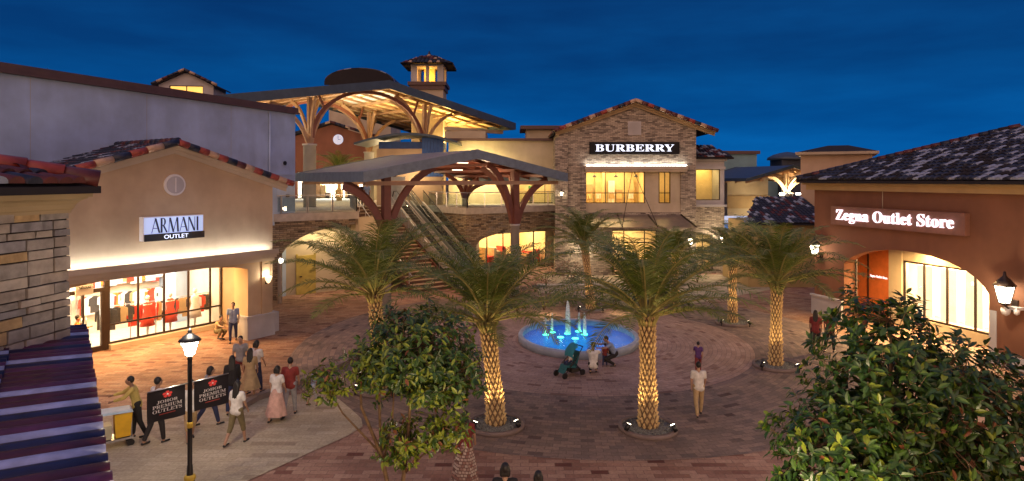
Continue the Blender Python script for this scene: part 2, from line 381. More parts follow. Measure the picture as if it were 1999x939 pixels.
# ------------------------------------------------------------------ the ground
M['pave_red'] = brickmat('red_pavers', [(0, (.13, .035, .025)), (.07, (.27, .13, .09)), (.5, (.37, .21, .15)), (1, (.44, .27, .19))], (.20, .12, .09), .42, .20, .008, wall=False, bstr=.35, stain=.3)
M['pave_orange'] = brickmat('orange_pavers', [(0, (.14, .05, .03)), (.1, (.25, .12, .07)), (.5, (.32, .17, .10)), (1, (.36, .22, .14))], (.17, .10, .07), .42, .20, .008, wall=False, bstr=.35, stain=.35)
M['pave_grey'] = brickmat('grey_pavers', [(0, (.08, .035, .03)), (.06, (.17, .125, .11)), (.5, (.24, .165, .135)), (1, (.31, .215, .17))], (.12, .09, .08), .40, .20, .008, wall=False, radial=12, bstr=.4, stain=.3)
M['pave_pink'] = brickmat('pink_pavers', [(0, (.22, .11, .08)), (.1, (.36, .23, .18)), (.5, (.42, .275, .215)), (1, (.47, .32, .25))], (.19, .13, .115), .36, .18, .008, wall=False, radial=5, bstr=.3, stain=.3)
M['pave_cream'] = brickmat('cream_pavers', [(0, (.30, .23, .16)), (.1, (.44, .36, .25)), (.6, (.48, .40, .28)), (1, (.52, .44, .32))], (.36, .29, .21), .6, .24, .008, wall=False, bstr=.3, stain=.3)
M['earth'] = plain('dark_ground', (.06, .055, .045), .95, var=.3, scale=.4)
def sheet(name, poly, z, mat, centre=(0, 0), th=None):
    m = MB(); n = len(poly); p = [(x-centre[0], y-centre[1], 0) for x, y in poly]
    m.add(p, [tuple(range(n))]); o = m.build(name, mat); o.location = (centre[0], centre[1], z); return tag(o, kind='structure')
sheet('ground', [(-900, -300), (900, -300), (900, 1500), (-900, 1500)], -.012, M['earth'])
sheet('plaza_paving', [(-45, -12), (40, -12), (40, 62), (-45, 62)], 0, M['pave_red'])
FC = (2.87, 27.8)
def circ(cx, cy, r, n=72, a0=0, a1=360, sy=1): return [(cx + r*math.cos(R(a0+(a1-a0)*i/n)), cy + sy*r*math.sin(R(a0+(a1-a0)*i/n))) for i in range(n if a1-a0 == 360 else n+1)]
sheet('orange_paving', [(-17, 20), (-9, 21.5), (-6.6, 21.2), (-4.5, 24), (-3.5, 31), (-5, 36), (-13, 37.5), (-22, 37)], .004, M['pave_orange'])
sheet('orange_path', [(8.2, 31), (10.5, 26), (13.5, 22), (19, 12), (22, 12), (19, 34), (17, 40), (10.5, 34.5)], .004, M['pave_orange'])
sheet('grey_ring_paving', circ(FC[0], FC[1], 11.9), .008, M['pave_grey'], FC)
sheet('fountain_circle_paving', circ(FC[0], FC[1], 7.2), .012, M['pave_pink'], FC)
cream = [(-6.35, 21.0), (-5.5, 20.35), (-4.85, 19.4), (-4.4, 18.7), (-4.22, 18.1), (-4.5, 17.4), (-5.15, 16.4), (-6.05, 14.95), (-7.6, 12.6), (-10, 9.5), (-16, 11), (-17, 17), (-13.5, 19.2), (-11, 19.4)]
sheet('cream_path', cream, .016, M['pave_cream'])
sheet('cream_walkway', [(7.0, 34.5), (10.5, 36.2), (17, 41), (19, 47), (2, 47), (3, 38)], .016, M['pave_cream'])

# ------------------------------------------------------------------ fashion shop on the left
A_ANG = math.atan2(.833, .553)
b = thing('outlet_shop', 'beige gabled shop with clothes filling its long lit window on the left', 'shop building', (-15.95, 21.15, 0), A_ANG)
EA, AP, XM = 6.78, 8.28, 4.83
zt = lambda x: EA + (AP-EA)*max(0, 1-abs(x-XM)/4.9)
w = MB()
arch = lambda x: 2.95 + .45*math.sqrt(max(0, 1-((x-4.3)/3.95)**2))
arch_wall(w, .6, 8.06, 0, .45, zt, lambda x: arch(x), 32)
arch_wall(w, -1.4, .6, 0, .45, zt, lambda x: 0, 4)
arch_wall(w, 8.06, 9.3, 0, 1.0, zt, lambda x: 0, 4)
w.box(9.0, 9.3, 1.0, 7.5, 0, 6.7); w.box(-1.4, -1.1, .45, 7.5, 0, 6.7)
w.build('wall', M['armani'], b)
p = MB(); p.box(7.98, 9.36, -.10, 1.05, 0, .95); p.box(7.93, 9.40, -.15, 1.10, .95, 1.03); p.box(9.38, 9.9, .35, 2.2, 0, .9); p.build('plinth', M['plinth'], b)
box1('pilaster', M['armani'], b, 8.72, 9.12, -.06, -.002, 1.03, 3.70)
c = MB(); c.box(-1.4, 9.42, -.30, -.002, 3.66, 3.80); c.box(-1.4, 9.36, -.22, -.002, 3.50, 3.66); c.box(-1.4, 9.32, -.12, -.002, 3.36, 3.50); c.box(-1.4, 9.42, -.30, -.26, 3.80, 3.88)
c.build('ledge', M['trim'], b)
box1('strip_light', M['led'], b, -1.2, 9.1, -.25, -.19, 3.805, 3.83)
t = MB()
for sx in (-1, 1):
    for (dz, dd, th) in ((.02, .24, .10), (-.10, .16, .12), (-.26, .08, .16)):
        x0 = XM; x1 = XM + sx*5.15; z1 = AP - (AP-EA)*5.15/4.9
        t.hexa([(x0, -dd, AP+dz-.0), (x1, -dd, z1+dz), (x1, -.002, z1+dz), (x0, -.002, AP+dz)], [(x0, -dd, AP+dz+th), (x1, -dd, z1+dz+th), (x1, -.002, z1+dz+th), (x0, -.002, AP+dz+th)])
t.build('rake_trim', M['trim'], b)
rf = MB(); sl = (AP-EA)/4.9; lv = math.sqrt(1+sl*sl)
e0 = Vector((XM-5.25, 0, AP+.14-sl*5.25))
roof_sheet(rf, [(XM-5.3, -.3, AP+.12-sl*5.3), (XM, -.3, AP+.12), (XM, 7.2, AP+.12), (XM-5.3, 9, AP+.12-sl*5.3)])
roof_sheet(rf, [(XM, -.3, AP+.12), (XM+5.3, -.3, AP+.12-sl*5.3), (XM+5.3, 9, AP+.12-sl*5.3), (XM, 7.2, AP+.12)])
tiles(rf, (XM-5.3, 9, AP+.14-sl*5.3), (0, -1, 0), (1, 0, sl), 9.2, 5.3*lv, inside=lambda s, t_: s > (t_-.8)*.45-.2, pal=(0, 0, 0, 0, 1, 2), seed=5)
tiles(rf, (XM+5.3, -.3, AP+.14-sl*5.3), (0, 1, 0), (-1, 0, sl), 9.2, 5.3*lv, pal=(0, 0, 0, 1, 2), seed=6)
def rake(mb, a, bb, step, pal, r=.14):
    a = Vector(a); bb = Vector(bb); d = bb-a; n = int(d.length/step)
    for i in range(n):
        mb.tube([a+d*(i/n), a+d*((i+1.06)/n)], [r, r*.88], 10, pal[i % len(pal)])
rake(rf, (XM+5.35, -.28, AP+.16-sl*5.35), (XM, -.28, AP+.18), .42, (3, 4, 3, 0, 3, 4, 1, 0))
rake(rf, (XM-5.35, -.28, AP+.16-sl*5.35), (XM, -.28, AP+.18), .60, (3, 4, 0, 3, 4, 0))
ridge(rf, (XM, -.3, AP+.22), (XM, 7.2, AP+.22), pal=(0, 0, 1))
rf.build('roof', TILES, b)
v = MB(); yc = -.06
v.tube([(XM, 0.0, 6.78), (XM, -.07, 6.78)], .42, 28, 0, False); v.tube([(XM, -.03, 6.78), (XM, -.11, 6.78)], .34, 28, 1, False)
v.box(XM-.02, XM+.02, -.125, -.112, 6.5, 7.06, 0); v.build('round_vent', [M['white'], M['plinth']], b)
# shopfront
ZH = 3.35; YS = 3.4
xs_m = [3.30, 3.92, 4.63, 5.42, 6.2, 7.1, 8.05, 9.0]
fr = window(b, 3.95, 9.0, .22, ZH, YS, xs=(5.15, 6.25, 7.35, 8.4), zs=(1.0,), w=.07)
fr = window(b, 1.2, 2.1, .22, ZH, YS, zs=(2.4,), w=.07)
d = MB(); d.box(2.1, 2.2, YS-.04, YS+.1, 0, ZH); d.box(3.80, 3.95, YS-.04, YS+.1, 0, ZH); d.box(2.2, 3.80, YS-.04, YS+.1, 2.42, 2.58); d.box(2.97, 3.05, YS-.04, YS+.1, .03, 2.42)
d.box(2.2, 2.32, YS-.03, YS+.08, .03, 2.42); d.box(3.68, 3.80, YS-.03, YS+.08, .03, 2.42); d.box(2.32, 2.97, YS-.03, YS+.08, .03, .22); d.box(3.05, 3.68, YS-.03, YS+.08, .03, .22)
dr = d.build('shop_door', M['frame'], b); box1('pane', M['glass'], dr, 2.32, 3.68, YS+.01, YS+.03, .22, 2.42); box1('transom_pane', M['glass'], dr, 2.2, 3.80, YS+.01, YS+.03, 2.58, ZH)
hd = MB(); hd.tube([(2.93, YS-.09, .9), (2.93, YS-.09, 1.5)], .02, 8); hd.tube([(3.09, YS-.09, .9), (3.09, YS-.09, 1.5)], .02, 8); hd.build('handle', M['chrome'], dr)
box1('sill', M['trim'], b, 3.96, 9.0, YS-.22, YS+.1, 0, .20); box1('sill', M['trim'], b, -1.1, 2.1, YS-.22, YS+.1, 0, .20)
s_ = MB(); s_.box(-1.1, 9.0, YS-.02, YS+.12, ZH+.002, 4.2); s_.box(-1.1, 1.2, YS, YS+.12, .2, ZH); s_.build('shopfront_wall', M['armani'], b)
r_ = MB(); r_.box(-1.1, 9.0, .46, YS-.03, 3.62, 3.70); r_.build('porch_ceiling', M['cream'], b)
r_ = MB(); r_.box(-1.1, 9.0, 6.9, 7.0, .03, 3.42); r_.box(-1.1, -1.0, YS+.13, 6.9, .03, 3.42); r_.box(8.9, 8.99, YS+.13, 6.9, .03, 3.42); r_.box(-1.1, 9.0, YS+.13, 7.0, 3.42, 3.52)
r_.build('shop_interior', M['roomwhite'], b)
box1('shop_floor', M['floorw'], b, -1.1, 9, YS+.13, 6.9, .0, .03)
cl_ = MB()
cem = emis('ceiling_panel', (1, .88, .68), 10)
for x in (1.2, 3.2, 5.2, 7.2): box1('ceiling_light', cem, b, x, x+1.1, YS+.7, YS+.95, 3.395, 3.415)
light('shop_light', 'AREA', (4, YS+1.5, 3.38), 760, (1, .78, .52), 8, b, aim=(4, YS+1.5, 0), size_y=2.6)
light('porch_light', 'AREA', (4.5, 1.9, 3.6), 820, (1, .56, .20), 7, b, aim=(4.5, 1.9, 0), size_y=.3)
# the sign
XS0, XS1, Z0, Z1 = 3.50, 5.85, 4.67, 5.58
sg = thing('illuminated_sign', 'white glowing lightbox sign lettered ARMANI with OUTLET on a black band below', 'shop sign', b.matrix_world @ Vector((0, 0, 0)))
sg.location = (-15.95, 21.15, 0); sg.rotation_euler = (0, 0, A_ANG)
k = MB(); k.box(XS0, XS1, -.30, -.01, Z0, Z1, 0); k.box(XS0+.03, XS1-.03, -.315, -.302, Z0+.26, Z1-.03, 1); k.box(XS0+.03, XS1+.03, -.34, -.302, Z0-.01, Z0+.26, 2)
k.build('lightbox', [M['white'], M['signglow'], M['black']], sg)
# custom thick-and-thin capitals
def stroke_letters(word, h):
    out = []; x = 0
    T, t_ = .17*h, .045*h
    def q(x0, x1, a, bb, w0): return [(x0-w0/2, a), (x0+w0/2, a), (x1+w0/2, bb), (x1-w0/2, bb)]
    for ch in word:
        if ch == 'A': out += [q(x+.04*h, x+.40*h, 0, h, t_), q(x+.78*h, x+.40*h, 0, h, T), [(x+.2*h, .3*h), (x+.62*h, .3*h), (x+.6*h, .34*h), (x+.22*h, .34*h)]]; x += .88*h
        if ch == 'N': out += [q(x+.06*h, x+.06*h, 0, h, t_), q(x+.66*h, x+.10*h, 0, h, T), q(x+.70*h, x+.70*h, 0, h, t_)]; x += .86*h
        if ch == 'I': out += [q(x+.12*h, x+.12*h, 0, h, T)]; x += .25*h
        if ch == 'M': out += [q(x+.02*h, x+.10*h, 0, h, t_), q(x+.48*h, x+.14*h, 0, h, T), q(x+.48*h, x+.82*h, 0, h, t_), q(x+.94*h, x+.86*h, 0, h, T)]; x += 1.08*h
        if ch == 'R':
            out += [q(x+.10*h, x+.10*h, 0, h, T), q(x+.62*h, x+.28*h, 0, .5*h, T*.9)]
            for i in range(8):
                a0 = math.pi/2 - math.pi*i/8; a1 = math.pi/2 - math.pi*(i+1)/8
                f = lambda a, r: (x+.28*h + r*math.cos(a)*.9, .74*h + r*math.sin(a))
                w0 = t_ + (T-t_)*math.cos(a0); w1 = t_ + (T-t_)*math.cos(a1)
                out.append([f(a0, .26*h), f(a1, .26*h), f(a1, .26*h-max(w1, t_)), f(a0, .26*h-max(w0, t_))])
            out += [[(x+.15*h, h-t_), (x+.3*h, h-t_), (x+.3*h, h), (x+.15*h, h)], [(x+.15*h, .48*h), (x+.3*h, .48*h), (x+.3*h, .48*h+t_), (x+.15*h, .48*h+t_)]]; x += .78*h
    return out, x
ls, lw = stroke_letters('ARMANI', .56)
k = MB(); sx = 1.86/lw
for poly in ls: 
    pp = [(XS0+.28+px_*sx, Z0+.29+pz_) for px_, pz_ in poly]
    k.add([(x, -.335, z) for x, z in pp] + [(x, -.318, z) for x, z in pp], [(0, 1, 2, 3), (7, 6, 5, 4), (0, 4, 5, 1), (1, 5, 6, 2), (2, 6, 7, 3), (3, 7, 4, 0)])
k.build('lettering', plain('sign_navy', (.02, .035, .08), .4), sg)
text('lettering', 'OUTLET', .2, M['letter'], sg, ((XS0+XS1)/2+.05, -.35, Z0+.125), width=.95, height=.15, bold=False, ext=.006)
light('sign_glow_light', 'AREA', (4.7, -.9, 5.1), 5, (.7, .78, 1), 2, sg, aim=(4.7, 0, 5.1))
# blade sign at the door
bs_ = thing('hanging_sign', 'small cream blade sign hanging over the shop door', 'shop sign', (-15.95, 21.15, 0)); bs_.rotation_euler = (0, 0, A_ANG)
box1('board', M['white'], bs_, 2.15, 2.75, 1.9, 1.96, 2.62, 3.1); text('lettering', 'ARMANI', .14, M['black'], bs_, (2.45, 1.89, 2.9), width=.42, height=.1, ext=.004)
hb = MB(); hb.tube([(2.2, 1.93, 3.1), (2.2, 1.93, 3.62)], .012, 6); hb.tube([(2.7, 1.93, 3.1), (2.7, 1.93, 3.62)], .012, 6); hb.build('hanger', M['frame'], bs_)
# wall sconce on the pier
def sconce(label, loc, rz, e=18):
    s = thing('wall_sconce', label, 'wall lamp', loc, rz)
    k = MB(); k.lathe([(.02, -.24), (.07, -.2), (.13, -.08), (.16, .06), (.15, .06), (.05, -.1)], 14, (0, -.17)); k.build('bowl', plain('alabaster', (.6, .5, .4), .5, emit=(1, .7, .4), es=2.0), s)
    box1('bracket', M['frame'], s, -.05, .05, -.05, 0, -.28, .02)
    light('bulb', 'POINT', (0, -.17, .14), e, (1, .84, .62), .05, s); return s
sconce('glowing bowl sconce on the right pier of the beige fashion shop', Vector((-15.95, 21.15, 2.62)) + Vector((.553, .833, 0))*8.92 + Vector((.833, -.553, 0))*.06, A_ANG, 26)

# garments and racks inside
def garment_bm(q, mi):
    m = MB(); wd = q.uniform(.20, .30); ln = q.uniform(.55, .95)
    prof = [(-.06, 0), (.06, 0), (wd, -.10), (wd*1.05, -.45), (wd*.8, -.47), (wd*.72, -.16), (wd*.78, -ln), (-wd*.78, -ln), (-wd*.72, -.16), (-wd*.8, -.47), (-wd*1.05, -.45), (-wd, -.10)]
    n = len(prof); th = .05
    front = [(x, -th/2-.012*math.sin(7*x+9*z), z) for x, z in prof]; back = [(x, th/2, z) for x, z in prof]
    m.add(front + back, [tuple(range(n)), tuple(range(n, 2*n))[::-1]] + [(i, n+i, n+(i+1) % n, (i+1) % n) for i in range(n)], mi); return m
GC = dict(red=plain('cloth_red', (.65, .06, .03), .8), white=plain('cloth_white', (.78, .76, .74), .8), charcoal=plain('cloth_charcoal', (.05, .045, .045), .8), tan=plain('cloth_tan', (.48, .32, .16), .8), blue=plain('cloth_paleblue', (.42, .52, .66), .8), orange=plain('cloth_orange', (.8, .22, .03), .8))
q = random.Random(11); protos = {}
def w_arm(x, y, z): return Vector((-15.95, 21.15, 0)) + Vector((.553, .833, 0))*x + Vector((-.833, .553, 0))*y + Vector((0, 0, z))
for cname, m_ in GC.items():
    protos[cname] = (garment_bm(q, 0), m_)
first = {}
def put_garment(cname, x, y, z, rz, where):
    key = (cname, where)
    if cname not in first: first[cname] = protos[cname][0].build('garment', protos[cname][1]).data; bpy.data.objects.remove([o for o in bpy.data.objects if o.type == 'MESH' and o.data == first[cname]][0])
    o = bpy.data.objects.new('garment', first[cname]); sc.collection.objects.link(o); o.location = w_arm(x, y, z); o.rotation_euler = (0, 0, A_ANG + rz); o.scale = (q.uniform(.9, 1.15), 1, q.uniform(.9, 1.2))
    tag(o, f'{cname} garment {where} inside the beige shop', 'garment', f'{cname} garments {where}')
for ri, (x0, x1, y, z, cols, where) in enumerate([(4.1, 5.1, 4.2, 1.55, ['charcoal']*3+['tan', 'charcoal'], 'on the low rail behind the first pane'), (5.3, 6.2, 4.2, 1.50, ['red', 'tan', 'red', 'white'], 'on the low rail behind the second pane'),
      (6.4, 8.8, 4.25, 1.5, ['tan', 'charcoal', 'white', 'red', 'charcoal', 'tan'], 'on the low rail at the right'), (4.2, 8.8, 6.6, 2.95, ['white', 'tan', 'red', 'white', 'orange', 'white', 'blue', 'red'], 'on the high wall rail'), (4.4, 8.7, 6.6, 1.75, ['red', 'white', 'charcoal', 'tan', 'white', 'blue', 'orange'], 'on the lower wall rail'),
      (1.3, 3.7, 6.4, 2.4, ['white', 'orange', 'tan', 'white'], 'facing the door')]):
    rk = thing('clothes_rack', f'steel clothes rail with garments {where}', 'clothes rack', w_arm(0, 0, 0), A_ANG)
    k = MB(); k.tube([(x0-.1, y, z+.06), (x1+.1, y, z+.06)], .018, 6); k.build('rail', M['chrome'], rk)
    k = MB(); 
    for xx in (x0-.1, x1+.1): k.tube([(xx, y, .03), (xx, y, z+.06)], .018, 6)
    k.build('upright', M['chrome'], rk)
    n = int((x1-x0)/.21)
    for i in range(n+1): put_garment(cols[i % len(cols)], x0 + (x1-x0)*i/max(n, 1), y, z, q.uniform(-.5, .5) if ri < 3 else q.uniform(-.15, .15), where)
for i, (x, cname) in enumerate([(5.75, 'red'), (6.75, 'red'), (7.9, 'white')]):
    mq = thing('mannequin', ['mannequin in a red dress behind the second pane of the shop window', 'mannequin in a long red coat in the middle of the shop window', 'mannequin in a white outfit at the right of the shop window'][i], 'mannequin', w_arm(x, 3.85, .03), A_ANG)
    k = MB(); k.lathe([(.03, 0), (.08, .95), (.17, 1.05), (.13, 1.3), (.2, 1.5), (.06, 1.6), (.05, 1.68)], 12, sy=.6); k.ball((0, 0, 1.78), (.09, .1, .12)); k.build('figure', M['white'], mq)
    k = MB(); k.lathe([(.32, .55), (.24, .95), (.15, 1.2), (.2, 1.42), (.16, 1.55), (.07, 1.6)], 14, sy=.65); k.build('outfit', GC[cname], mq)
# ------------------------------------------------------------------ near stone building and its roofs (left edge)
NB = Vector((-6.26, 9.0, 0)); ub = Vector((-.15, -.989, 0)); NB_ANG = math.atan2(.989, .15)
# local frame: x back from the corner towards the camera is -x ; use x along (.15,.989), y into the building (-.989,.15)
g = thing('stone_building', 'near building of rough pale stone blocks with a deep cream cornice and tiled eaves', 'building', NB, NB_ANG)
st = MB(); q = random.Random(4); z = 4.2
while z < 6.56:
    h = q.choice([.10, .13, .15, .17, .20]); h = min(h, 6.56-z+.001)
    if h < .03: break
    x = 0.0; first_ = True
    while x > -7.5:
        L = q.uniform(.16, .52); hh = h
        if first_: L = q.choice([.25, .45]); first_ = False
        d = q.uniform(0, .035); mi = q.choice([0, 0, 1, 1, 2, 3, 4])
        g_ = .009; x1, x0 = x-g_, x-L+g_; jz = q.uniform(-.006, .006)
        b0 = [(x0, -.02-d, z+g_+jz), (x1 + (.02 if x == 0 else 0), -.02-d, z+g_), (x1 + (.02 if x == 0 else 0), .12, z+g_), (x0, .12, z+g_+jz)]
        t0 = [(x0+q.uniform(0, .012), -.02-d, z+h-g_), (x1 + (.02 if x == 0 else 0)-q.uniform(0, .008), -.02-d, z+h-g_+jz), (x1 + (.02 if x == 0 else 0), .12, z+h-g_), (x0, .12, z+h-g_)]
        st.hexa(b0, t0, mi); x -= L
    z += h
st.build('stone_facing', [plain('stone_a', (.36, .32, .27), .9, var=.3, scale=5, bstr=.5), plain('stone_b', (.30, .28, .25), .9, var=.3, scale=6, bstr=.5), plain('stone_c', (.26, .255, .26), .9, var=.3, scale=6, bstr=.5), plain('stone_d', (.42, .30, .15), .9, var=.3, scale=6, bstr=.5), plain('stone_e', (.42, .38, .32), .9, var=.25, scale=5, bstr=.5)], g)
box1('wall', plain('dark_mortar', (.035, .03, .028), .95), g, -7.5, -.002, 0, 6, 0, 6.6)
c = MB(); prof = [(0, 6.53), (-.04, 6.53), (-.04, 6.57), (-.06, 6.59), (-.08, 6.65), (-.12, 6.70), (-.18, 6.73), (-.18, 6.75), (-.22, 6.75), (-.22, 6.83), (0, 6.85)]
n = len(prof)
# mitred round the far corner: front run plus return
def cor(xsgn): 
    vs = []
    for (d, zz) in prof: vs.append((-7.5, d-.0, zz))
    for (d, zz) in prof: vs.append((-d, d, zz))
    for (d, zz) in prof: vs.append((-d, 6, zz))
    return vs
vs = cor(1)
c.add(vs, [(i, (i+1) % n, n+(i+1) % n, n+i) for i in range(n)] + [(n+i, n+(i+1) % n, 2*n+(i+1) % n, 2*n+i) for i in range(n)] + [tuple(range(n))[::-1], tuple(range(2*n, 3*n))])
c.build('cornice', stucco('cornice_ochre', (.42, .34, .20), .06), g)
rf = MB(); E = 6.90; O = .29; s5 = .27
roof_sheet(rf, [(-7.5, -O, E), (O, -O, E), (-3.0, 3.0, E+3.29*s5), (-7.5, 3.0, E+3.29*s5)], .10)
roof_sheet(rf, [(O, -O, E), (O, 6, E), (-3.0, 6, E+3.29*s5), (-3.0, 3.0, E+3.29*s5)], .10)
ln = math.sqrt(1+s5*s5)
tiles(rf, (-7.5, -O, E+.01), (1, 0, 0), (0, 1, s5), 7.5+O, 3.29*ln, pitch=.235, inside=lambda s, t_: s < 7.79-t_*.96, pal=(0, 1, 0, 1, 1, 2), seed=21, h=.08, seg=7)
tiles(rf, (O, -O, E+.01), (0, 1, 0), (-1, 0, s5), 6.2, 3.29*ln, pitch=.235, inside=lambda s, t_: s > t_*.96, pal=(0, 1, 0, 1, 2), seed=22, h=.08, seg=7)
ridge(rf, (O-.02, -O+.02, E+.10), (-3.0, 3.0, E+3.29*s5+.12), .12, (1, 1, 3, 1), 9, .42)
rf.build('roof', TILES, g)

# the lower tiled roof in front of it
lr = thing('lower_tiled_roof', 'striped barrel tile roof in purple, navy and pale lilac sheen filling the lower left corner', 'tiled roof', (0, 0, 0))
m = MB(); e_dir = Vector((-.573, .819, 0)); dn = Vector((.819, .573, 0)); slope = .09
e_near = Vector((-3.09, 4.91, 4.70)) - e_dir*3.2; Lr = 9.3
upv = -dn + Vector((0, 0, slope)); upv.normalize()
roof_sheet(m, [e_near + Vector((0, 0, -.01)), e_near + e_dir*Lr, e_near + e_dir*Lr + upv*5, e_near + upv*5], .14, 4)
# long barrel rows: palette repeats pale (lilac sky sheen painted in), maroon, navy
qq = random.Random(31)
PB = [plain('roll_pale_sheen', (.40, .44, .66), .42, var=.25, scale=6, bstr=.1), plain('roll_plum', (.10, .022, .07), .42, var=.3, scale=6, bstr=.1), plain('roll_navy', (.013, .014, .06), .38, var=.4, scale=6, bstr=.1), plain('roll_maroon', (.075, .014, .03), .42, var=.3, scale=6, bstr=.1), M['tdark']]
def band_tiles(mb, o, eu, ev, W, L, pitch, course):
    nrm = eu.cross(ev); nx = int(W/pitch)
    for j in range(int(L/course)+1):
        for i in range(nx):
            pat = [0, 1, 3, 2, 0, 3, 2][(i + 2*j) % 7] if qq.random() < .85 else qq.choice([1, 2, 3])
            s = i*pitch; t0 = j*course + qq.uniform(-.012, .012); t1 = (j+1)*course + .05; r = pitch/2; vs = []
            for tt, lift, rr in ((t0, .035, 1), (t0+(t1-t0)*.5, .018, .97), (t1, 0, .92)):
                for k in range(9):
                    a = math.pi*k/8; vs.append(o + eu*(s + r - math.cos(a)*r*rr) + ev*tt + nrm*(math.sin(a)*.062*rr + lift))
            fs = [(r_*9+k, r_*9+k+1, (r_+1)*9+k+1, (r_+1)*9+k) for r_ in range(2) for k in range(8)] + [tuple(range(9))[::-1]]
            b_ = len(mb.sm); mb.add(vs, fs, pat, True); mb.sm[-1] = False
n_up = e_dir.cross(upv)
if n_up.z > 0: band_tiles(m, e_near.copy(), e_dir, upv, Lr, 5, .20, .85)
else: band_tiles(m, e_near + e_dir*Lr, -e_dir, upv, Lr, 5, .20, .85)
m.build('tile_course', PB[:4] + [M['tdark']], lr)
m.f = []; 
k = MB(); k.box(0, Lr, 0, .12, -.30, -.15); fo = k.build('fascia', M['trim'], lr); fo.location = e_near - dn*.12; fo.rotation_euler = (0, 0, math.atan2(e_dir.y, e_dir.x))
lw_ = thing('low_wing_wall', 'wall carrying the striped tile roof below the near stone building', 'wall', Vector((e_near.x, e_near.y, 0)) - dn*.5, math.atan2(e_dir.y, e_dir.x)); k = MB(); k.box(0, Lr-.3, 0, .25, 0, 4.4); k.build('wall', M['armani'], lw_)

# ------------------------------------------------------------------ big plain wall behind the fashion shop
GW = thing('plain_grey_building', 'large plain grey rendered building behind the fashion shop with a dark parapet cap', 'building', (-18.9, 23.0, 0), math.atan2(.935, .355))
k = MB(); k.box(-8, 16.55, 0, 9, 4.35, 10.9); k.box(8.5, 16.5, .5, 9, 0, 4.35); k.build('wall', M['grey'], GW)
k = MB(); k.box(-8.1, 16.72, -.22, 9.1, 10.9, 11.0); k.box(-8.1, 16.68, -.14, 9.1, 11.0, 11.28); k.build('parapet_cap', M['cap'], GW)
k = MB(); k.box(14.9, 16.3, -.02, -.002, 4.9, 7.25); k.box(14.85, 16.35, -.07, -.002, 7.25, 7.33); k.build('service_panel', M['grey'], GW)
k = MB(); k.tube([(15.6, -.02, 7.95), (15.6, -.08, 7.95)], .12, 16, 0, False); k.box(15.7, 15.95, -.08, -.03, 5.95, 6.1); k.build('vent', M['black'], GW)
for x in (1.5, 6.5, 11.5): box1('joint', M['plinth'], GW, x, x+.02, -.004, 0, 4.4, 10.88)
k = MB(); k.tube([(14.3, -.08, 4.4), (14.3, -.08, 10.8)], .06, 10); k.build('downpipe', M['grey'], GW)

# ------------------------------------------------------------------ raised deck (frame S: u=(.8,.6), v=(-.6,.8))
S_ANG = math.atan2(.6, .8)
def S(a, b_, z=0): return Vector((.8*a - .6*b_, .6*a + .8*b_, z))
DZ = 5.0
STONE = brickmat('stacked_stone', [(0, (.10, .075, .055)), (.25, (.24, .18, .12)), (.55, (.34, .26, .17)), (.8, (.42, .33, .22)), (1, (.28, .25, .22))], (.09, .07, .05), .42, .115, .012, distort=.09, bstr=1.0, stain=.2)
dk = thing('raised_deck', 'raised upper walkway with pale slab edge over stone walls', 'raised deck', (0, 0, 0), S_ANG)
poly = [(6, 37.6), (16.3, 37.6), (18.7, 44.3), (24.2, 43.5), (24.2, 37.6), (37, 37.6), (60, 50), (60, 85), (0, 85), (0, 45)]
k = MB(); k.prism(poly[:5] + [(24.2, 43.6)] + [(24.2, 85), (0, 85), (0, 45)] if False else [(6, 37.6), (16.3, 37.6), (18.7, 44.3), (18.7, 85), (0, 85), (0, 45)], DZ-.45, DZ)
k.prism([(18.702, 44.3), (24.2, 44.3), (24.2, 85), (18.702, 85)], DZ-.45, DZ); k.prism([(24.202, 37.6), (36.5, 37.6), (36.5, 85), (24.202, 85)], DZ-.45, DZ)
k.build('slab', M['slab'], dk)
# left stone wall with broad arch
k = MB(); arc2 = lambda x: 2.3 + 1.9*math.sqrt(max(0, 1-((x-16.2)/4.7)**2))
arch_wall(k, 11.6, 16.25, 37.65, 38.0, lambda x: DZ-.45, arc2, 20); arch_wall(k, 6, 11.6, 37.65, 38.0, lambda x: DZ-.45, lambda x: 0, 2); k.build('stone_wall', STONE, dk)
box1('stone_wall', STONE, dk, 16.25, 18.6, 44.4, 44.8, 0, DZ-.45); k = MB(); k.box(24.3, 24.6, 38.0, 44, 0, DZ-.45)
arc3 = lambda x: 2.35 + .85*math.sqrt(max(0, 1-((x-29.4)/4.3)**2))
arch_wall(k, 25.1, 33.7, 37.65, 38.0, lambda x: DZ-.45, arc3, 24); k.box(24.25, 25.1, 37.65, 38.0, 0, DZ-.45); k.box(33.7, 36.4, 37.65, 38.0, 0, DZ-.45)
k.build('stone_wall', STONE, dk)
k = MB(); wall_holes(k, 6, 19, 38.9, 39.1, 0, DZ-.45, []); k.box(16.26, 16.5, 38.05, 44.3, 0, DZ-.45); k.build('recess_wall', M['cream'], dk)
k = MB(); k.box(12.9, 13.9, 38.82, 38.898, 0, 2.35); k.box(12.8, 12.9, 38.8, 38.898, 0, 2.45); k.box(13.9, 14.0, 38.8, 38.898, 0, 2.45); dd = k.build('service_door', M['yellow'], dk)
box1('handle', M['frame'], dd, 13.0, 13.14, 38.76, 38.82, 1.05, 1.12)
light('recess_light', 'AREA', (14, 38.3, 3.9), 70, (1, .75, .4), 3, dk, aim=(14, 38.6, 0), size_y=.3)
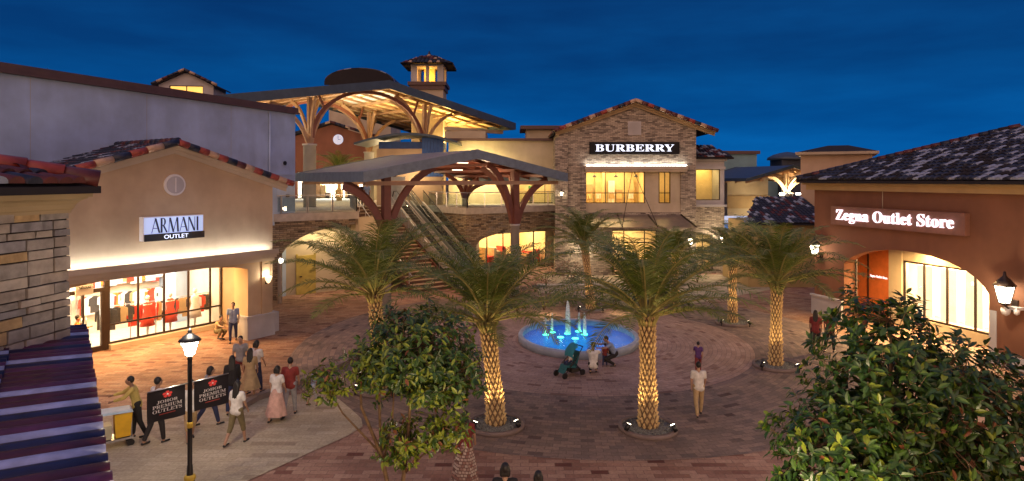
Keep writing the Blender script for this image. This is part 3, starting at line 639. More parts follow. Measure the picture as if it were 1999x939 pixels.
# shops under the right part of the deck
k = MB(); wall_holes(k, 24.6, 36.4, 39.6, 39.8, 0, DZ-.45, [(26.6, 33.2, .3, 2.9)]); k.build('shop_wall', M['cream'], dk)
window(dk, 26.6, 33.2, .3, 2.9, 39.65, xs=(27.4, 28.9, 30.4, 31.9), w=.07)
k = MB(); k.box(26.4, 33.4, 43.5, 43.6, 0, 3.4); k.box(26.4, 26.5, 39.85, 43.5, 0, 3.4); k.box(33.3, 33.4, 39.85, 43.5, 0, 3.4); k.box(26.4, 33.4, 39.85, 43.5, 3.4, 3.5); k.build('shop_interior', M['roomyellow'], dk)
light('shop_light', 'AREA', (30, 41.6, 3.3), 650, (1, .72, .36), 6, dk, aim=(30, 41.6, 0), size_y=2.5)
qs = random.Random(5); k = MB()
for i in range(16): x = qs.uniform(26.8, 33); k.box(x, x+qs.uniform(.15, .5), 40.2, 41.2, .3, qs.uniform(.9, 1.9), qs.randrange(4))
k.build('display', [M['soffit'], GC['tan'], GC['white'], GC['red']], dk)
light('eave_light', 'POINT', (28.2, 38.6, 2.7), 90, (1, .82, .55), .12, dk)
# railing pieces
def railing(label, pts, z=DZ, h=1.05):
    r = thing('glass_railing', label, 'railing', pts[0]); o = Vector(pts[0])
    ps, gl, tp = MB(), MB(), MB()
    for a, b_ in zip(pts[:-1], pts[1:]):
        a = Vector(a)-o; b_ = Vector(b_)-o; d = b_-a; n = max(1, round(d.length/1.5)); ud = d.normalized()
        for i in range(n+1):
            p = a + d*(i/n); ps.bar(p, p + Vector((0, 0, h-.02)), .07, .07)
            if i < n:
                p1 = a + d*((i+1)/n); gl.bar((p + ud*.09) + Vector((0, 0, h*.5)), (p1 - ud*.09) + Vector((0, 0, h*.5)), .012, h*.78)
        tp.bar(a + Vector((0, 0, h)), b_ + Vector((0, 0, h)), .07, .05)
    ps.build('post', M['chrome'], r); gl.build('glass_panel', M['rail'], r); tp.build('handrail', M['chrome'], r); return r
railing('glass railing along the upper walkway left of the stairs', [S(8.5, 37.75, DZ), S(16.2, 37.75, DZ), S(18.5, 44.2, DZ)])
railing('glass railing along the upper walkway right of the escalators', [S(24.4, 43.4, DZ), S(24.4, 37.75, DZ), S(36.2, 37.75, DZ)])
# stairs
stt = thing('staircase', 'broad stone staircase rising to the upper walkway beside the escalators', 'staircase', S(18.8, 35.2, 0), S_ANG)
k = MB(); n = 24; run = 9.1/n
for i in range(n): k.box(0, 2.6, i*run, (i+1)*run if i < n-1 else 9.1, max(0, DZ*(i+1)/n-.5), DZ*(i+1)/n-.04, 1); k.box(-.0, 2.6, i*run-.04, (i+1)*run-.041, DZ*(i+1)/n-.04, DZ*(i+1)/n, 0)
k.build('step', [plain('stair_tread', (.46, .33, .22), .8, bstr=.2), plain('stair_riser', (.12, .07, .045), .8)], stt)
for x in (-.12, 2.66):
    k = MB(); k.hexa([(x, -.1, 0), (x+.1, -.1, 0), (x+.1, 9.1, DZ-.6), (x, 9.1, DZ-.6)], [(x, -.1, .25), (x+.1, -.1, .25), (x+.1, 9.1, DZ+.02), (x, 9.1, DZ+.02)]); k.build('side_wall', M['steelbrown'], stt)
    k = MB(); k.tube([(x+.05, 0, 1.0), (x+.05, 9.1, DZ+1.0)], .035, 8)
    for i in range(9): y = .4 + i*1.08; k.bar((x+.05, y, .3+y*DZ/9.1), (x+.05, y, 1.0+y*DZ/9.1), .04, .04)
    k.build('handrail', M['chrome'], stt)
# two escalators
for ei, a0 in enumerate((21.75, 23.05)):
    es = thing('escalator', ['escalator next to the staircase, rising to the upper walkway', 'escalator farthest right, beside the stone wall'][ei], 'escalator', S(a0, 34.4, 0), S_ANG, 'escalators')
    k = MB(); nn = 26
    for i in range(nn): k.box(.12, .93, .6+i*.32, .6+(i+1)*.32, max(0, DZ*(i+1)/nn-.3), DZ*(i+1)/nn)
    k.build('step', plain('escalator_step', (.16, .15, .14), .4, .5), es)
    for x in (0, .95):
        k = MB(); k.hexa([(x, -.2, -.0), (x+.1, -.2, 0), (x+.1, 9.3, DZ-.7), (x, 9.3, DZ-.7)], [(x, -.2, .5), (x+.1, -.2, .5), (x+.1, 9.3, DZ+.42), (x, 9.3, DZ+.42)]); k.build('side_panel', M['slab'], es)
        k = MB(); k.hexa([(x+.04, .1, .55), (x+.06, .1, .55), (x+.06, 9.2, DZ+.5), (x+.04, 9.2, DZ+.5)], [(x+.04, .1, 1.1), (x+.06, .1, 1.1), (x+.06, 9.2, DZ+1.1), (x+.04, 9.2, DZ+1.1)]); k.build('balustrade', M['rail'], es)
        k = MB(); k.tube([(x+.05, -.2, .75), (x+.05, -.1, 1.1), (x+.05, .3, 1.2), (x+.05, 9.0, DZ+1.12), (x+.05, 9.5, DZ+1.1), (x+.05, 9.7, DZ+.7)], .035, 8); k.build('handrail', M['black'], es)

# ------------------------------------------------------------------ tree-shaped columns and canopies
def arc3d(p0, p1, bulge, n=10, up=(0, 0, 1)):
    """quarter-ish curve leaving p0 upwards and arriving at p1 level"""
    p0 = Vector(p0); p1 = Vector(p1); out = []
    for i in range(n+1):
        t_ = i/n; a = t_*math.pi/2
        hx = 1-math.cos(a); vz = math.sin(a)
        hx = hx*(1-bulge) + t_*bulge; vz = vz*(1-bulge) + t_*bulge
        out.append(Vector((p0.x+(p1.x-p0.x)*hx, p0.y+(p1.y-p0.y)*hx, p0.z+(p1.z-p0.z)*vz)))
    return out
def tree_column(parent, a, b_, zc, zt_, reach, mat, cmat, z0=0, r=.28, w=.16, dirs=None, roofz=None, part='tree_post'):
    k = MB(); k.lathe([(r, z0), (r, zc-.12), (r*1.15, zc-.12), (r*1.15, zc)], 18, (a, b_)); cc = k.build('column', cmat, parent)
    k = MB(); k.box(a-w*.75, a+w*.75, b_-w*.75, b_+w*.75, zc, zt_(a, b_)-.1)
    for (da, db) in dirs or ((1, 0), (-1, 0), (0, 1), (0, -1)):
        L = math.hypot(da, db); ta = a + da*reach; tb = b_ + db*reach
        s0 = (a + da/L*w*.6, b_ + db/L*w*.6, zc+.05); k.arcbar(arc3d(s0, (ta, tb, zt_(ta, tb)-.18), .35), w*.8, w*1.3)
    return k.build(part, mat, parent)
def canopy(name, label, ang, a0, a1, b0, b1, ze, zr, mats, th=.34, rafters=10, fth=.42, purl=4, loc=(0, 0, 0), glassroof=False):
    c = thing(name, label, 'canopy', loc, ang); am = (a0+a1)/2
    zf = lambda a, b_=0: ze + (zr-ze)*(1-abs(a-am)/((a1-a0)/2))
    k = MB()
    for s0, s1 in ((a0, am), (am, a1)):
        k.hexa([(s0, b0, zf(s0)-.10), (s1, b0, zf(s1)-.10), (s1, b1, zf(s1)-.10), (s0, b1, zf(s0)-.10)], [(s0, b0, zf(s0)), (s1, b0, zf(s1)), (s1, b1, zf(s1)), (s0, b1, zf(s0))])
    k.build('roof', mats[0], c)
    k = MB()
    for s0, s1 in ((a0, am), (am, a1)):
        for y0, y1 in ((b0-.14, b0-.003), (b1+.003, b1+.14)):
            k.hexa([(s0, y0, zf(s0)-fth), (s1, y0, zf(s1)-fth), (s1, y1, zf(s1)-fth), (s0, y1, zf(s0)-fth)], [(s0, y0, zf(s0)+.04), (s1, y0, zf(s1)+.04), (s1, y1, zf(s1)+.04), (s0, y1, zf(s0)+.04)])
    k.box(a0-.14, a0-.003, b0-.14, b1+.14, ze-fth, ze+.03); k.box(a1+.003, a1+.14, b0-.14, b1+.14, ze-fth, ze+.03)
    k.build('fascia', mats[0], c)
    k = MB()
    for s0, s1 in ((a0+.01, am), (am, a1-.01)):
        k.hexa([(s0, b0+.01, zf(s0)-.16), (s1, b0+.01, zf(s1)-.16), (s1, b1-.01, zf(s1)-.16), (s0, b1-.01, zf(s0)-.16)], [(s0, b0+.01, zf(s0)-.104), (s1, b0+.01, zf(s1)-.104), (s1, b1-.01, zf(s1)-.104), (s0, b1-.01, zf(s0)-.104)])
    k.build('soffit', mats[1], c)
    k = MB()
    for i in range(rafters+1):
        y = b0 + .3 + (b1-b0-.6)*i/rafters
        for s0, s1 in ((a0+.05, am), (am, a1-.05)):
            k.hexa([(s0, y-.06, zf(s0)-.38), (s1, y-.06, zf(s1)-.38), (s1, y+.06, zf(s1)-.38), (s0, y+.06, zf(s0)-.38)], [(s0, y-.06, zf(s0)-.165), (s1, y-.06, zf(s1)-.165), (s1, y+.06, zf(s1)-.165), (s0, y+.06, zf(s0)-.165)])
    k.build('rafter', mats[2], c)
    k = MB()
    for i in range(1, purl):
        for sg_ in (-1, 1):
            a = am + sg_*(a1-a0)/2*i/purl; k.box(a-.09, a+.09, b0+.02, b1-.02, zf(a)-.55, zf(a)-.385)
    k.box(am-.12, am+.12, b0+.02, b1-.02, zr-.62, zr-.385); k.build('beam', mats[2], c)
    return c, zf
# lower canopy over stairs and escalators
c2, zf2 = canopy('lower_canopy', 'lower grey gabled canopy on red branching posts above stairs and escalators', S_ANG, 13.4, 26.8, 30.2, 40.6, 7.36, 8.66, (M['roofslate'], M['soffitdark'], M['steelbrown']), rafters=6, fth=.50)
ztc = lambda a, b_: zf2(a) - .4
for (a, b_) in ((14.9, 30.9), (23.4, 30.9), (25.6, 39.9)):
    if b_ > 38: 
        tree_column(c2, a, b_, DZ+.6, ztc, 1.7, M['steelbrown'], M['conc'], z0=DZ, r=.22, w=.2)
    else: tree_column(c2, a, b_, 4.3 if a > 20 else 4.1, ztc, 2.5 if a > 20 else 2.9, M['steelbrown'], M['conc'], z0=0, r=.27, w=.26, dirs=((1, 0), (-.8, 0), (.45, .8), (-.5, .7)))
k = MB(); k.box(13.6, 26.6, 30.6, 30.85, 6.68, 6.9); k.box(13.6, 26.6, 39.7, 39.95, 6.68, 6.9); k.build('tie_beam', M['steeltan'], c2)
k = MB()
for (a, b_) in ((17.3, 31.8), (20.6, 32.4), (17.3, 36), (22.5, 36)): k.box(a-.35, a+.35, b_-.1, b_+.1, zf2(a)-.60, zf2(a)-.56)
k.build('strip_lamp', emis('canopy_glow', (1, .72, .5), 5), c2)
for (a, b_) in ((17.3, 32.4), (22.6, 33), (20, 37.5)): light('canopy_light', 'POINT', (a, b_, 6.6), 260, (1, .62, .34), .3, c2)

# upper canopy: F(-19.2,40) to E(.16,58.8)
U_ANG = math.atan2(.697, .717)
c1, zf1 = canopy('upper_canopy', 'great upper canopy with arched steel trusses and a lit timber underside', U_ANG, 0, 27, 0, 13.5, 12.15, 14.6, (M['roofgrey'], M['soffit'], M['steeltan']), rafters=8, fth=.6, purl=5, loc=(-19.2, 40, 0))
ztu = lambda a, b_: zf1(a) - .5
cols1 = [(7.6, 1.2), (17.8, 1.2), (7.6, 9.8), (17.8, 9.8)]
for (a, b_) in cols1:
    tree_column(c1, a, b_, 9.55, ztu, 2.9, M['steeltan'] if b_ > 5 else M['steeltan'], M['conc'], z0=DZ, r=.45, w=.2, dirs=((1, 0), (-1, 0), (0, 1), (0, -.35), (-.7, .7), (.7, .7)))
for y in (1.2, 9.8):
    k = MB(); pts = [(12.7 - 4.9*math.cos(math.pi*i/20), y, 10.0 + 3.75*math.sin(math.pi*i/20)) for i in range(21)]
    k.arcbar(pts, .2, .26)
    for i in (4, 7, 10, 13, 16): x, _, zz = pts[i]; k.bar((x, y, zz), (x + (x-12.7)*.12, y, zf1(x)-.5), .14, .14)
    k.build('arch_truss', M['steelbrown'], c1)
k = MB(); k.box(20.0, 26.6, 1.0, 1.4, 11.2, 11.5); k.box(22.8, 23.0, 1.1, 1.3, 8.5, 11.2); k.box(6.0, 19.5, 1.05, 1.35, 13.0, 13.2) if False else None; k.build('gutter_beam', M['cream'], c1)
k = MB()
for i in range(3):
    for j in range(5): a = 12.2 + i*1.5; y = 2.3 + j*1.6; k.hexa([(a, y, zf1(a)-.20), (a+1.2, y, zf1(a+1.2)-.20), (a+1.2, y+1.3, zf1(a+1.2)-.20), (a, y+1.3, zf1(a)-.20)], [(a, y, zf1(a)-.165), (a+1.2, y, zf1(a+1.2)-.165), (a+1.2, y+1.3, zf1(a+1.2)-.165), (a, y+1.3, zf1(a)-.165)]) if a < 12.3 or a > 13.5 else None
k.build('skylight_panel', plain('skylight', (.70, .78, .86), .4), c1)
for (a, b_), e in zip(cols1, (3200, 2800, 3000, 3000)):
    light('uplight', 'SPOT', (a, b_, 9.75), e, (1, .70, .33), .25, c1, aim=(a+.01, b_+.6, 14), spot=165, blend=.9)
light('canopy_glow', 'POINT', (4.5, 4, 10.5), 500, (1, .74, .42), .3, c1); light('canopy_glow', 'POINT', (10, 6, 9.5), 500, (1, .78, .48), .3, c1)  # added fill lights to warm the deck below, no fitting modelled
light('uplight', 'SPOT', (22.5, 4, 9.4), 4500, (1, .72, .25), .3, c1, aim=(22.5, 5, 14), spot=150)
light('uplight', 'SPOT', (12.7, 5.5, 9.0), 3200, (1, .74, .38), .3, c1, aim=(12.7, 5.5, 14), spot=150)

# ------------------------------------------------------------------ structures on the deck
def block(name, label, cat, x0, x1, y0, y1, z0, z1, mat, cap=None, caph=.3, over=.25):
    t_ = thing(name, label, cat, ((x0+x1)/2, y0, z0)); w2 = (x1-x0)/2
    box1('wall', mat, t_, -w2, w2, 0, y1-y0, 0, z1-z0)
    if cap: box1('parapet', cap, t_, -w2-over, w2+over, -over, y1-y0+over, z1-z0, z1-z0+caph)
    return t_
lf = thing('lift_house', 'small lift building with curved grey roof and a blue side panel behind the lower canopy', 'lift building', (-7.0, 49.2, DZ))
k = MB(); k.box(-3.4, 1.6, 0, 3, 0, 4.35); k.build('wall', stucco('lift_wall', (.42, .30, .19)), lf)
k = MB(); k.box(.1, 1.75, -.12, -.003, 2.2, 5.2); k.box(-3.3, 1.62, .3, 2.6, 4.352, 4.9)
for i in range(7): k.box(.2+i*.24, .26+i*.24, -.17, -.12, 2.2, 5.2)
k.build('blue_panel', plain('blue_metal', (.03, .09, .28), .4, .3), lf)
k = MB(); pts = [(-4.9+i*.78, -.9, 4.35 + 1.0*math.sin(math.pi*(.08+.80*i/10))) for i in range(11)]
for i in range(10):
    (xa, _, za), (xb, _, zb) = pts[i], pts[i+1]
    k.hexa([(xa, -1.1, za), (xb, -1.1, zb), (xb, 3.6, zb), (xa, 3.6, za)], [(xa, -1.1, za+.16), (xb, -1.1, zb+.16), (xb, 3.6, zb+.16), (xa, 3.6, za+.16)])
k.build('curved_roof', M['roofgrey'], lf)
box1('light_panel', emis('lobby_light', (1, .8, .5), 7), lf, -.6, -.1, -.06, -.003, 1.75, 2.15); light('lobby_lamp', 'POINT', (-.4, -1.2, 2.2), 200, (1, .72, .38), .2, lf)
dr = MB(); dr.box(-2.6, -1.2, -.05, -.003, 0, 2.2); dr.build('lift_door', M['chrome'], lf)

# shops behind the deck, between lift and stone gable shop
lk = thing('upper_shop_row', 'cream upper storey shops with yellow lit walls left of the stone gabled shop', 'shop building', (0, 52.5, DZ))
k = MB(); wall_holes(k, -5.2, 3.75, 0, .3, 0, 5.15, [(.55, 3.7, .05, 2.15)]); k.box(-5.2, 3.75, 6, 6.2, 0, 5.15); k.box(-5.2, -5.0, .3, 6, 0, 5.15); k.box(3.55, 3.75, .3, 6, 0, 5.15); k.build('wall', M['cream'], lk)
k = MB(); k.box(-5.35, 3.8, -.25, 6.4, 5.15, 5.35); k.build('parapet', M['cap'], lk)
window(lk, .55, 3.7, .05, 2.15, .05, xs=(1.7, 2.7), zs=(.85,), w=.06)
k = MB(); k.box(.3, 3.5, 3.0, 3.1, 0, 2.6); k.box(.3, .4, .3, 3.0, 0, 2.6); k.box(.3, 3.5, .3, 3.0, 2.6, 2.7); k.build('room', M['roomyellow'], lk); light('room_light', 'AREA', (2, 1.6, 2.5), 130, (1, .74, .36), 2.5, lk, aim=(2, 1.6, 0))
light('wall_wash', 'AREA', (-2.4, -1.6, 2.6), 320, (1, .74, .32), 4, lk, aim=(-2.4, .2, 1.2), size_y=.3)
light('parapet_uplight', 'AREA', (-3, -1.2, 3.2), 140, (1, .78, .30), 3, lk, aim=(-3, .3, 5.5), size_y=.3)
bx = block('raised_corner_block', 'yellow lit cream block rising above the upper shop row', 'building', -5.6, -2.2, 53.2, 58, DZ+5.4, 11.0, M['cream'])

# far shops behind the deck on the left, brown gable with a clock
fs_ = thing('clock_gable_building', 'distant red brown gabled building with a round clock behind the deck', 'building', (-18.6, 66, DZ))
zt3 = lambda x: 6.15 + 1.5*max(0, 1-abs(x)/4.7)
k = MB(); arch_wall(k, -4.7, 4.7, 0, .4, zt3, lambda x: 2.8, 12); k.box(-4.7, -3.6, 0, .4, 0, 2.8); k.box(3.9, 4.7, 0, .4, 0, 2.8); k.build('wall', M['brown'], fs_); box1('back_wall', M['brown'], fs_, -4.7, 4.7, 6, 6.3, 0, 6)
rf = MB(); s7 = 1.5/4.7
roof_sheet(rf, [(-5.1, -.4, 6.3-.08), (0, -.4, 7.8), (0, 7, 7.8), (-5.1, 7, 6.22)]); roof_sheet(rf, [(0, -.4, 7.8), (5.1, -.4, 6.22), (5.1, 7, 6.22), (0, 7, 7.8)])
rake(rf, (-5.1, -.4, 6.3), (0, -.4, 7.9), .5, (0, 4, 1, 0)); rake(rf, (5.1, -.4, 6.3), (0, -.4, 7.9), .5, (0, 1, 4, 0)); rf.build('roof', TILES, fs_)
k = MB(); k.tube([(.7, -.02, 6.1), (.7, -.1, 6.1)], .52, 24, 0, False); k.box(.68, .72, -.13, -.105, 6.1, 6.5, 1); k.box(.7, .95, -.13, -.105, 6.08, 6.12, 1); k.build('clock', [plain('clock_face', (.7, .7, .72), .4, emit=(.6, .7, 1), es=.5), M['black']], fs_)
window(fs_, -3.6, 3.9, .05, 2.8, .1, xs=(-1.9, -.3, 1.1, 2.6), zs=(), w=.08)
k = MB(); k.box(-4.3, 4.3, 3.4, 3.5, 0, 3.2); k.box(-4.3, 4.3, .5, 3.4, 3.2, 3.3); k.box(-4.3, -4.2, .5, 3.4, 0, 3.2); k.box(4.2, 4.3, .5, 3.4, 0, 3.2); k.build('room', M['roomwhite'], fs_); light('room_light', 'AREA', (0, 2, 3.1), 2500, (1, .86, .66), 5, fs_, aim=(0, 2, 0), size_y=2)
k = MB()
for i in range(14): x = qs.uniform(-3.6, 3.7); k.box(x, x+qs.uniform(.2, .6), .8, 1.6, 0, qs.uniform(.6, 1.9), qs.randrange(3))
k.build('display', [GC['charcoal'], GC['tan'], M['soffit']], fs_)
w1 = block('cream_shop_block', 'cream rendered shop block beside the brown gable behind the deck', 'building', -13.6, -9.2, 62, 70, DZ, 10.2, M['cream'], M['trim'])
light('block_wash', 'POINT', (-11.5, 60.5, 7.5), 260, (1, .75, .4), .3)
w2 = block('far_cream_block', 'far cream shop block at the left end of the upper walkway', 'building', -30, -23.4, 64, 70, DZ, 9.8, M['cream'], M['trim'])

# lantern tower
tw = thing('lantern_tower', 'square tower with an orange lit open lantern and pyramid tile roof', 'tower', (-7.75, 60, DZ))
k = MB(); k.box(-1.45, 1.45, -1.45, 1.45, 0, 10.6); k.build('shaft', stucco('tower_wall', (.50, .42, .30)), tw)
k = MB(); k.box(-1.75, 1.75, -1.75, 1.75, 10.6, 10.9); k.box(-1.6, 1.6, -1.6, 1.6, 10.2, 10.6); k.build('cornice', M['cap'], tw)
k = MB()
for x in (-1.2, 1.2):
    for y in (-1.2, 1.2): k.box(x-.28, x+.28, y-.28, y+.28, 10.9, 12.35)
for y in (-1.2, 1.2): k.box(-.15, .15, y-.12, y+.12, 10.9, 12.35); k.box(y-.12, y+.12, -.15, .15, 10.9, 12.35)
k.box(-1.5, 1.5, -1.5, 1.5, 12.35, 12.5); k.build('lantern', M['plinth'], tw)
box1('inner_wall', plain('lantern_inside', (.75, .50, .2), .6), tw, -.5, .5, .2, .9, 10.9, 12.35)
light('lantern_light', 'POINT', (0, -.4, 11.6), 120, (1, .45, .08), .3, tw)
rf = MB(); H = 2.35
for (ax, ay) in ((1, 0), (0, 1), (-1, 0), (0, -1)):
    eu = Vector((-ay, ax, 0)); o_ = Vector((ax*H, ay*H, 12.5)) - eu*H; ev = Vector((-ax, -ay, .5))
    rf.add([o_, o_+eu*2*H, Vector((0, 0, 12.5+H*.5))], [(0, 1, 2)], 5)
    L_ = H*math.sqrt(1.25); tiles(rf, o_, eu, ev, 2*H, L_, pitch=.36, course=.5, inside=lambda s, t_: t_*.894 < s < 2*H - t_*.894, pal=(0, 0, 1, 4, 5), seed=int(ax+2*ay+9))
rf.add([(-H, -H, 12.49), (H, -H, 12.49), (H, H, 12.49), (-H, H, 12.49)], [(0, 1, 2, 3)], 5); rf.tube([(0, 0, 13.5), (0, 0, 14.0)], [.22, .05], 8, 0); rf.build('roof', TILES, tw)

# curved dark roof behind the canopy
dm = thing('curved_roof_building', 'building with a dark bowed tile roof showing above the great canopy', 'building', (-17.7, 75, DZ))
box1('wall', M['cream'], dm, -3.6, 3.6, -.5, 6, 0, 13.0)
k = MB(); n = 14
for j in range(n):
    a0 = math.pi*j/n; a1 = math.pi*(j+1)/n
    for i in range(18):
        y0 = -1 + i*.42; mi = qs.choice([0, 0, 0, 1, 2, 5])
        f = lambda a, rr: (-4.0*math.cos(a), 13.3 + 1.6*math.sin(a)*rr)
        (xa, za), (xb, zb) = f(a0, 1), f(a1, 1); k.hexa([(xa, y0, za-.1), (xb, y0, zb-.1), (xb, y0+.4, zb-.1), (xa, y0+.4, za-.1)], [(xa, y0, za), (xb, y0, zb), (xb, y0+.4, zb+.06), (xa, y0+.4, za+.06)], mi)
    (xa, za), (xb, zb) = f(a0, 1), f(a1, 1); k.hexa([(xa, -1.0, 12.9), (xb, -1.0, 12.9), (xb, -.9, 12.9), (xa, -.9, 12.9)], [(xa, -1.0, za-.08), (xb, -1.0, zb-.08), (xb, -.9, zb-.08), (xa, -.9, za-.08)], 5)
k.build('roof', TILES, dm)

# dormer-like lit clerestory behind the grey wall
dr = thing('gabled_clerestory', 'small gabled rooftop with glowing orange window above the grey wall', 'building', (-23.4, 46, .38), R(8))
zt4 = lambda x: 13.45 + .85*max(0, 1-abs(x)/1.85)
k = MB(); arch_wall(k, -1.85, 1.85, 0, .2, zt4, lambda x: 13.35, 8); k.box(-1.85, -1.15, 0, .2, 12.6, 13.35); k.box(1.15, 1.85, 0, .2, 12.6, 13.35); k.box(-1.85, 1.85, 0, .2, 6, 12.6); k.box(-1.85, -1.65, .2, 3, 6, 13.4); k.box(1.65, 1.85, .2, 3, 6, 13.4); k.build('wall', M['plinth'], dr)
window(dr, -1.15, 1.15, 12.6, 13.35, .05, xs=(0,), w=.05); box1('glow_room', M['warmglow'], dr, -1.6, 1.6, .6, .7, 12, 13.4)
rf = MB(); roof_sheet(rf, [(-2.2, -.4, 13.32), (0, -.4, 14.4), (0, 3, 14.4), (-2.2, 3, 13.32)], .1); roof_sheet(rf, [(0, -.4, 14.4), (2.2, -.4, 13.32), (2.2, 3, 13.32), (0, 3, 14.4)], .1)
rake(rf, (-2.2, -.4, 13.38), (0, -.4, 14.46), .4, (0, 4, 1, 0), .1); rake(rf, (2.2, -.4, 13.38), (0, -.4, 14.46), .4, (4, 0, 1, 0), .1); rf.build('roof', TILES, dr)
# ------------------------------------------------------------------ stone gabled shop in the centre
BY = 46.5; BX = 8.37
STONE2 = brickmat('ledgestone', [(0, (.15, .12, .10)), (.3, (.33, .28, .22)), (.6, (.44, .37, .29)), (1, (.55, .47, .37))], (.13, .11, .09), .34, .10, .010, distort=.07, bstr=1.0, stain=.18)
bb = thing('stone_gable_shop', 'two storey stone clad shop with a red tiled gable and yellow lit upper window', 'shop building', (BX, BY, 0))
zt5 = lambda x: 10.45 + 1.95*max(0, 1-abs(x-.55)/5.35)
k = MB()
arch_wall(k, -5.0, 5.0, 0, .5, zt5, lambda x: 7.95, 20)
k.box(-5.0, -3.0, 0, .5, 0, 7.95); k.box(3.9, 5.0, 0, .5, 0, 7.95); k.box(-3.0, 3.9, 0, .5, 3.3, 4.6); k.box(-3.0, -1.1, 0, .5, 0, 3.3); k.box(2.2, 3.9, 0, .5, 0, 3.3)
k.box(-5.0, -4.6, .5, 9, 0, 10.4); k.box(4.6, 5.0, .5, 9, 0, 10.4); k.box(-5.25, -4.35, -.22, -.002, 0, 10.0)
k.box(-3.32, -3.02, -.12, -.002, 4.5, 7.9); k.build('wall', STONE2, bb)
k = MB(); k.box(-3.1, 4.35, -.32, -.002, 7.72, 7.98); k.box(-3.05, 4.3, -.24, -.002, 7.55, 7.72); k.build('ledge', M['trim'], bb)
box1('strip_light', M['ledb'], bb, -3.0, 4.25, -.24, -.16, 7.985, 8.01)
t = MB(); s8 = 1.95/5.35
for sx in (-1, 1):
    for (dz, dd, th) in ((.12, .45, .12), (0, .32, .12), (-.16, .18, .16)):
        x0 = .55; x1 = .55 + sx*5.75; z1 = 12.4 - s8*5.75
        t.hexa([(x0, -dd, 12.4+dz), (x1, -dd, z1+dz), (x1, -.002, z1+dz), (x0, -.002, 12.4+dz)], [(x0, -dd, 12.4+dz+th), (x1, -dd, z1+dz+th), (x1, -.002, z1+dz+th), (x0, -.002, 12.4+dz+th)])
t.build('rake_trim', stucco('rake_ochre', (.40, .29, .16)), bb)
rf = MB()
roof_sheet(rf, [(-5.3, -.5, 10.47), (.55, -.5, 12.62), (.55, 9, 12.62), (-5.3, 9, 10.47)]); roof_sheet(rf, [(.55, -.5, 12.62), (6.4, -.5, 10.47), (6.4, 9, 10.47), (.55, 9, 12.62)])
rake(rf, (-5.35, -.45, 10.5), (.55, -.45, 12.7), .42, (1, 3, 4, 1, 0, 1, 4), .15); rake(rf, (6.45, -.45, 10.5), (.55, -.45, 12.7), .42, (1, 1, 4, 0, 3, 1, 4), .15)
tiles(rf, (-5.3, 9, 10.5), (0, -1, 0), (5.85, 0, 2.15), 9.4, 6.2, pal=(1, 3, 0, 2), seed=41); tiles(rf, (6.4, -.5, 10.5), (0, 1, 0), (-5.85, 0, 2.15), 9.4, 6.2, pal=(1, 3, 0, 2), seed=42)
rf.build('roof', TILES, bb)
k = MB(); k.box(.05, 1.0, -.05, -.002, 10.2, 11.2, 0); 
for i in range(6): k.box(.12, .93, -.08, -.05, 10.28+i*.15, 10.34+i*.15, 0)
k.build('square_vent', M['plinth'], bb)
# upper window, its room
k = MB(); k.box(-3.0, 3.9, .12, .48, 4.6, 5.25); k.box(1.35, 2.35, .30, .48, 5.25, 7.55); k.box(3.2, 3.9, .2, .48, 5.25, 7.55) ; k.build('spandrel', M['cream'], bb)
window(bb, -3.0, 1.35, 5.25, 7.55, .3, xs=(-1.55, -.15), zs=(6.0,), w=.06); window(bb, 2.35, 3.2, 5.25, 7.55, .3, xs=(2.8,), zs=(6.0,), w=.06)
k = MB(); k.box(-4.5, 4.5, 3.6, 3.7, 5.0, 7.9); k.box(-4.5, -4.4, .52, 3.6, 5.0, 7.9); k.box(4.4, 4.5, .52, 3.6, 5, 7.9); k.box(-4.5, 4.5, .52, 3.7, 7.9, 8.0); k.box(-4.5, 4.5, .52, 3.7, 4.9, 5.0); k.box(-1.4, -1.2, 2.4, 3.6, 5.0, 7.9); k.box(1.5, 1.8, 1.6, 3.6, 5, 7.9); k.build('room', M['roomyellow'], bb)
light('room_light', 'AREA', (-1.5, 2.0, 7.8), 330, (1, .72, .30), 4.5, bb, aim=(-1.5, 2, 5), size_y=2); light('room_light', 'AREA', (3, 2.0, 7.8), 45, (1, .70, .25), 1.5, bb, aim=(3, 2, 5))
k = MB(); 
for i in range(9): k.ball((-2.9+i*.28, 1.6, 5.75), (.05, .05, .05), 6, 4); k.tube([(-2.9+i*.28, 1.6, 5.75), (-2.9+i*.28, 1.6, 5.05)], .03, 6)
k.build('stand', M['soffit'], bb)
k = MB()
for i, x in enumerate((-2.6, -1.9, -.9, -.3, .6)): k.box(x, x+.5, 3.2, 3.5, 5.0, (6.6, 7.2, 6.9, 6.2, 7.0)[i], i % 3); k.box(x+.05, x+.45, 3.15, 3.2, 5.5, 5.9, (i+1) % 3)
k.build('display', [GC['tan'], M['soffit'], GC['white']], bb)
k = MB()
for x in (-2.2, -.6, .9): k.tube([(x, 1.4, 7.9), (x, 1.4, 7.35)], .012, 5); k.lathe([(.16, 7.15), (.15, 7.2), (.03, 7.37)], 10, (x, 1.4))
k.build('pendant', M['frame'], bb)
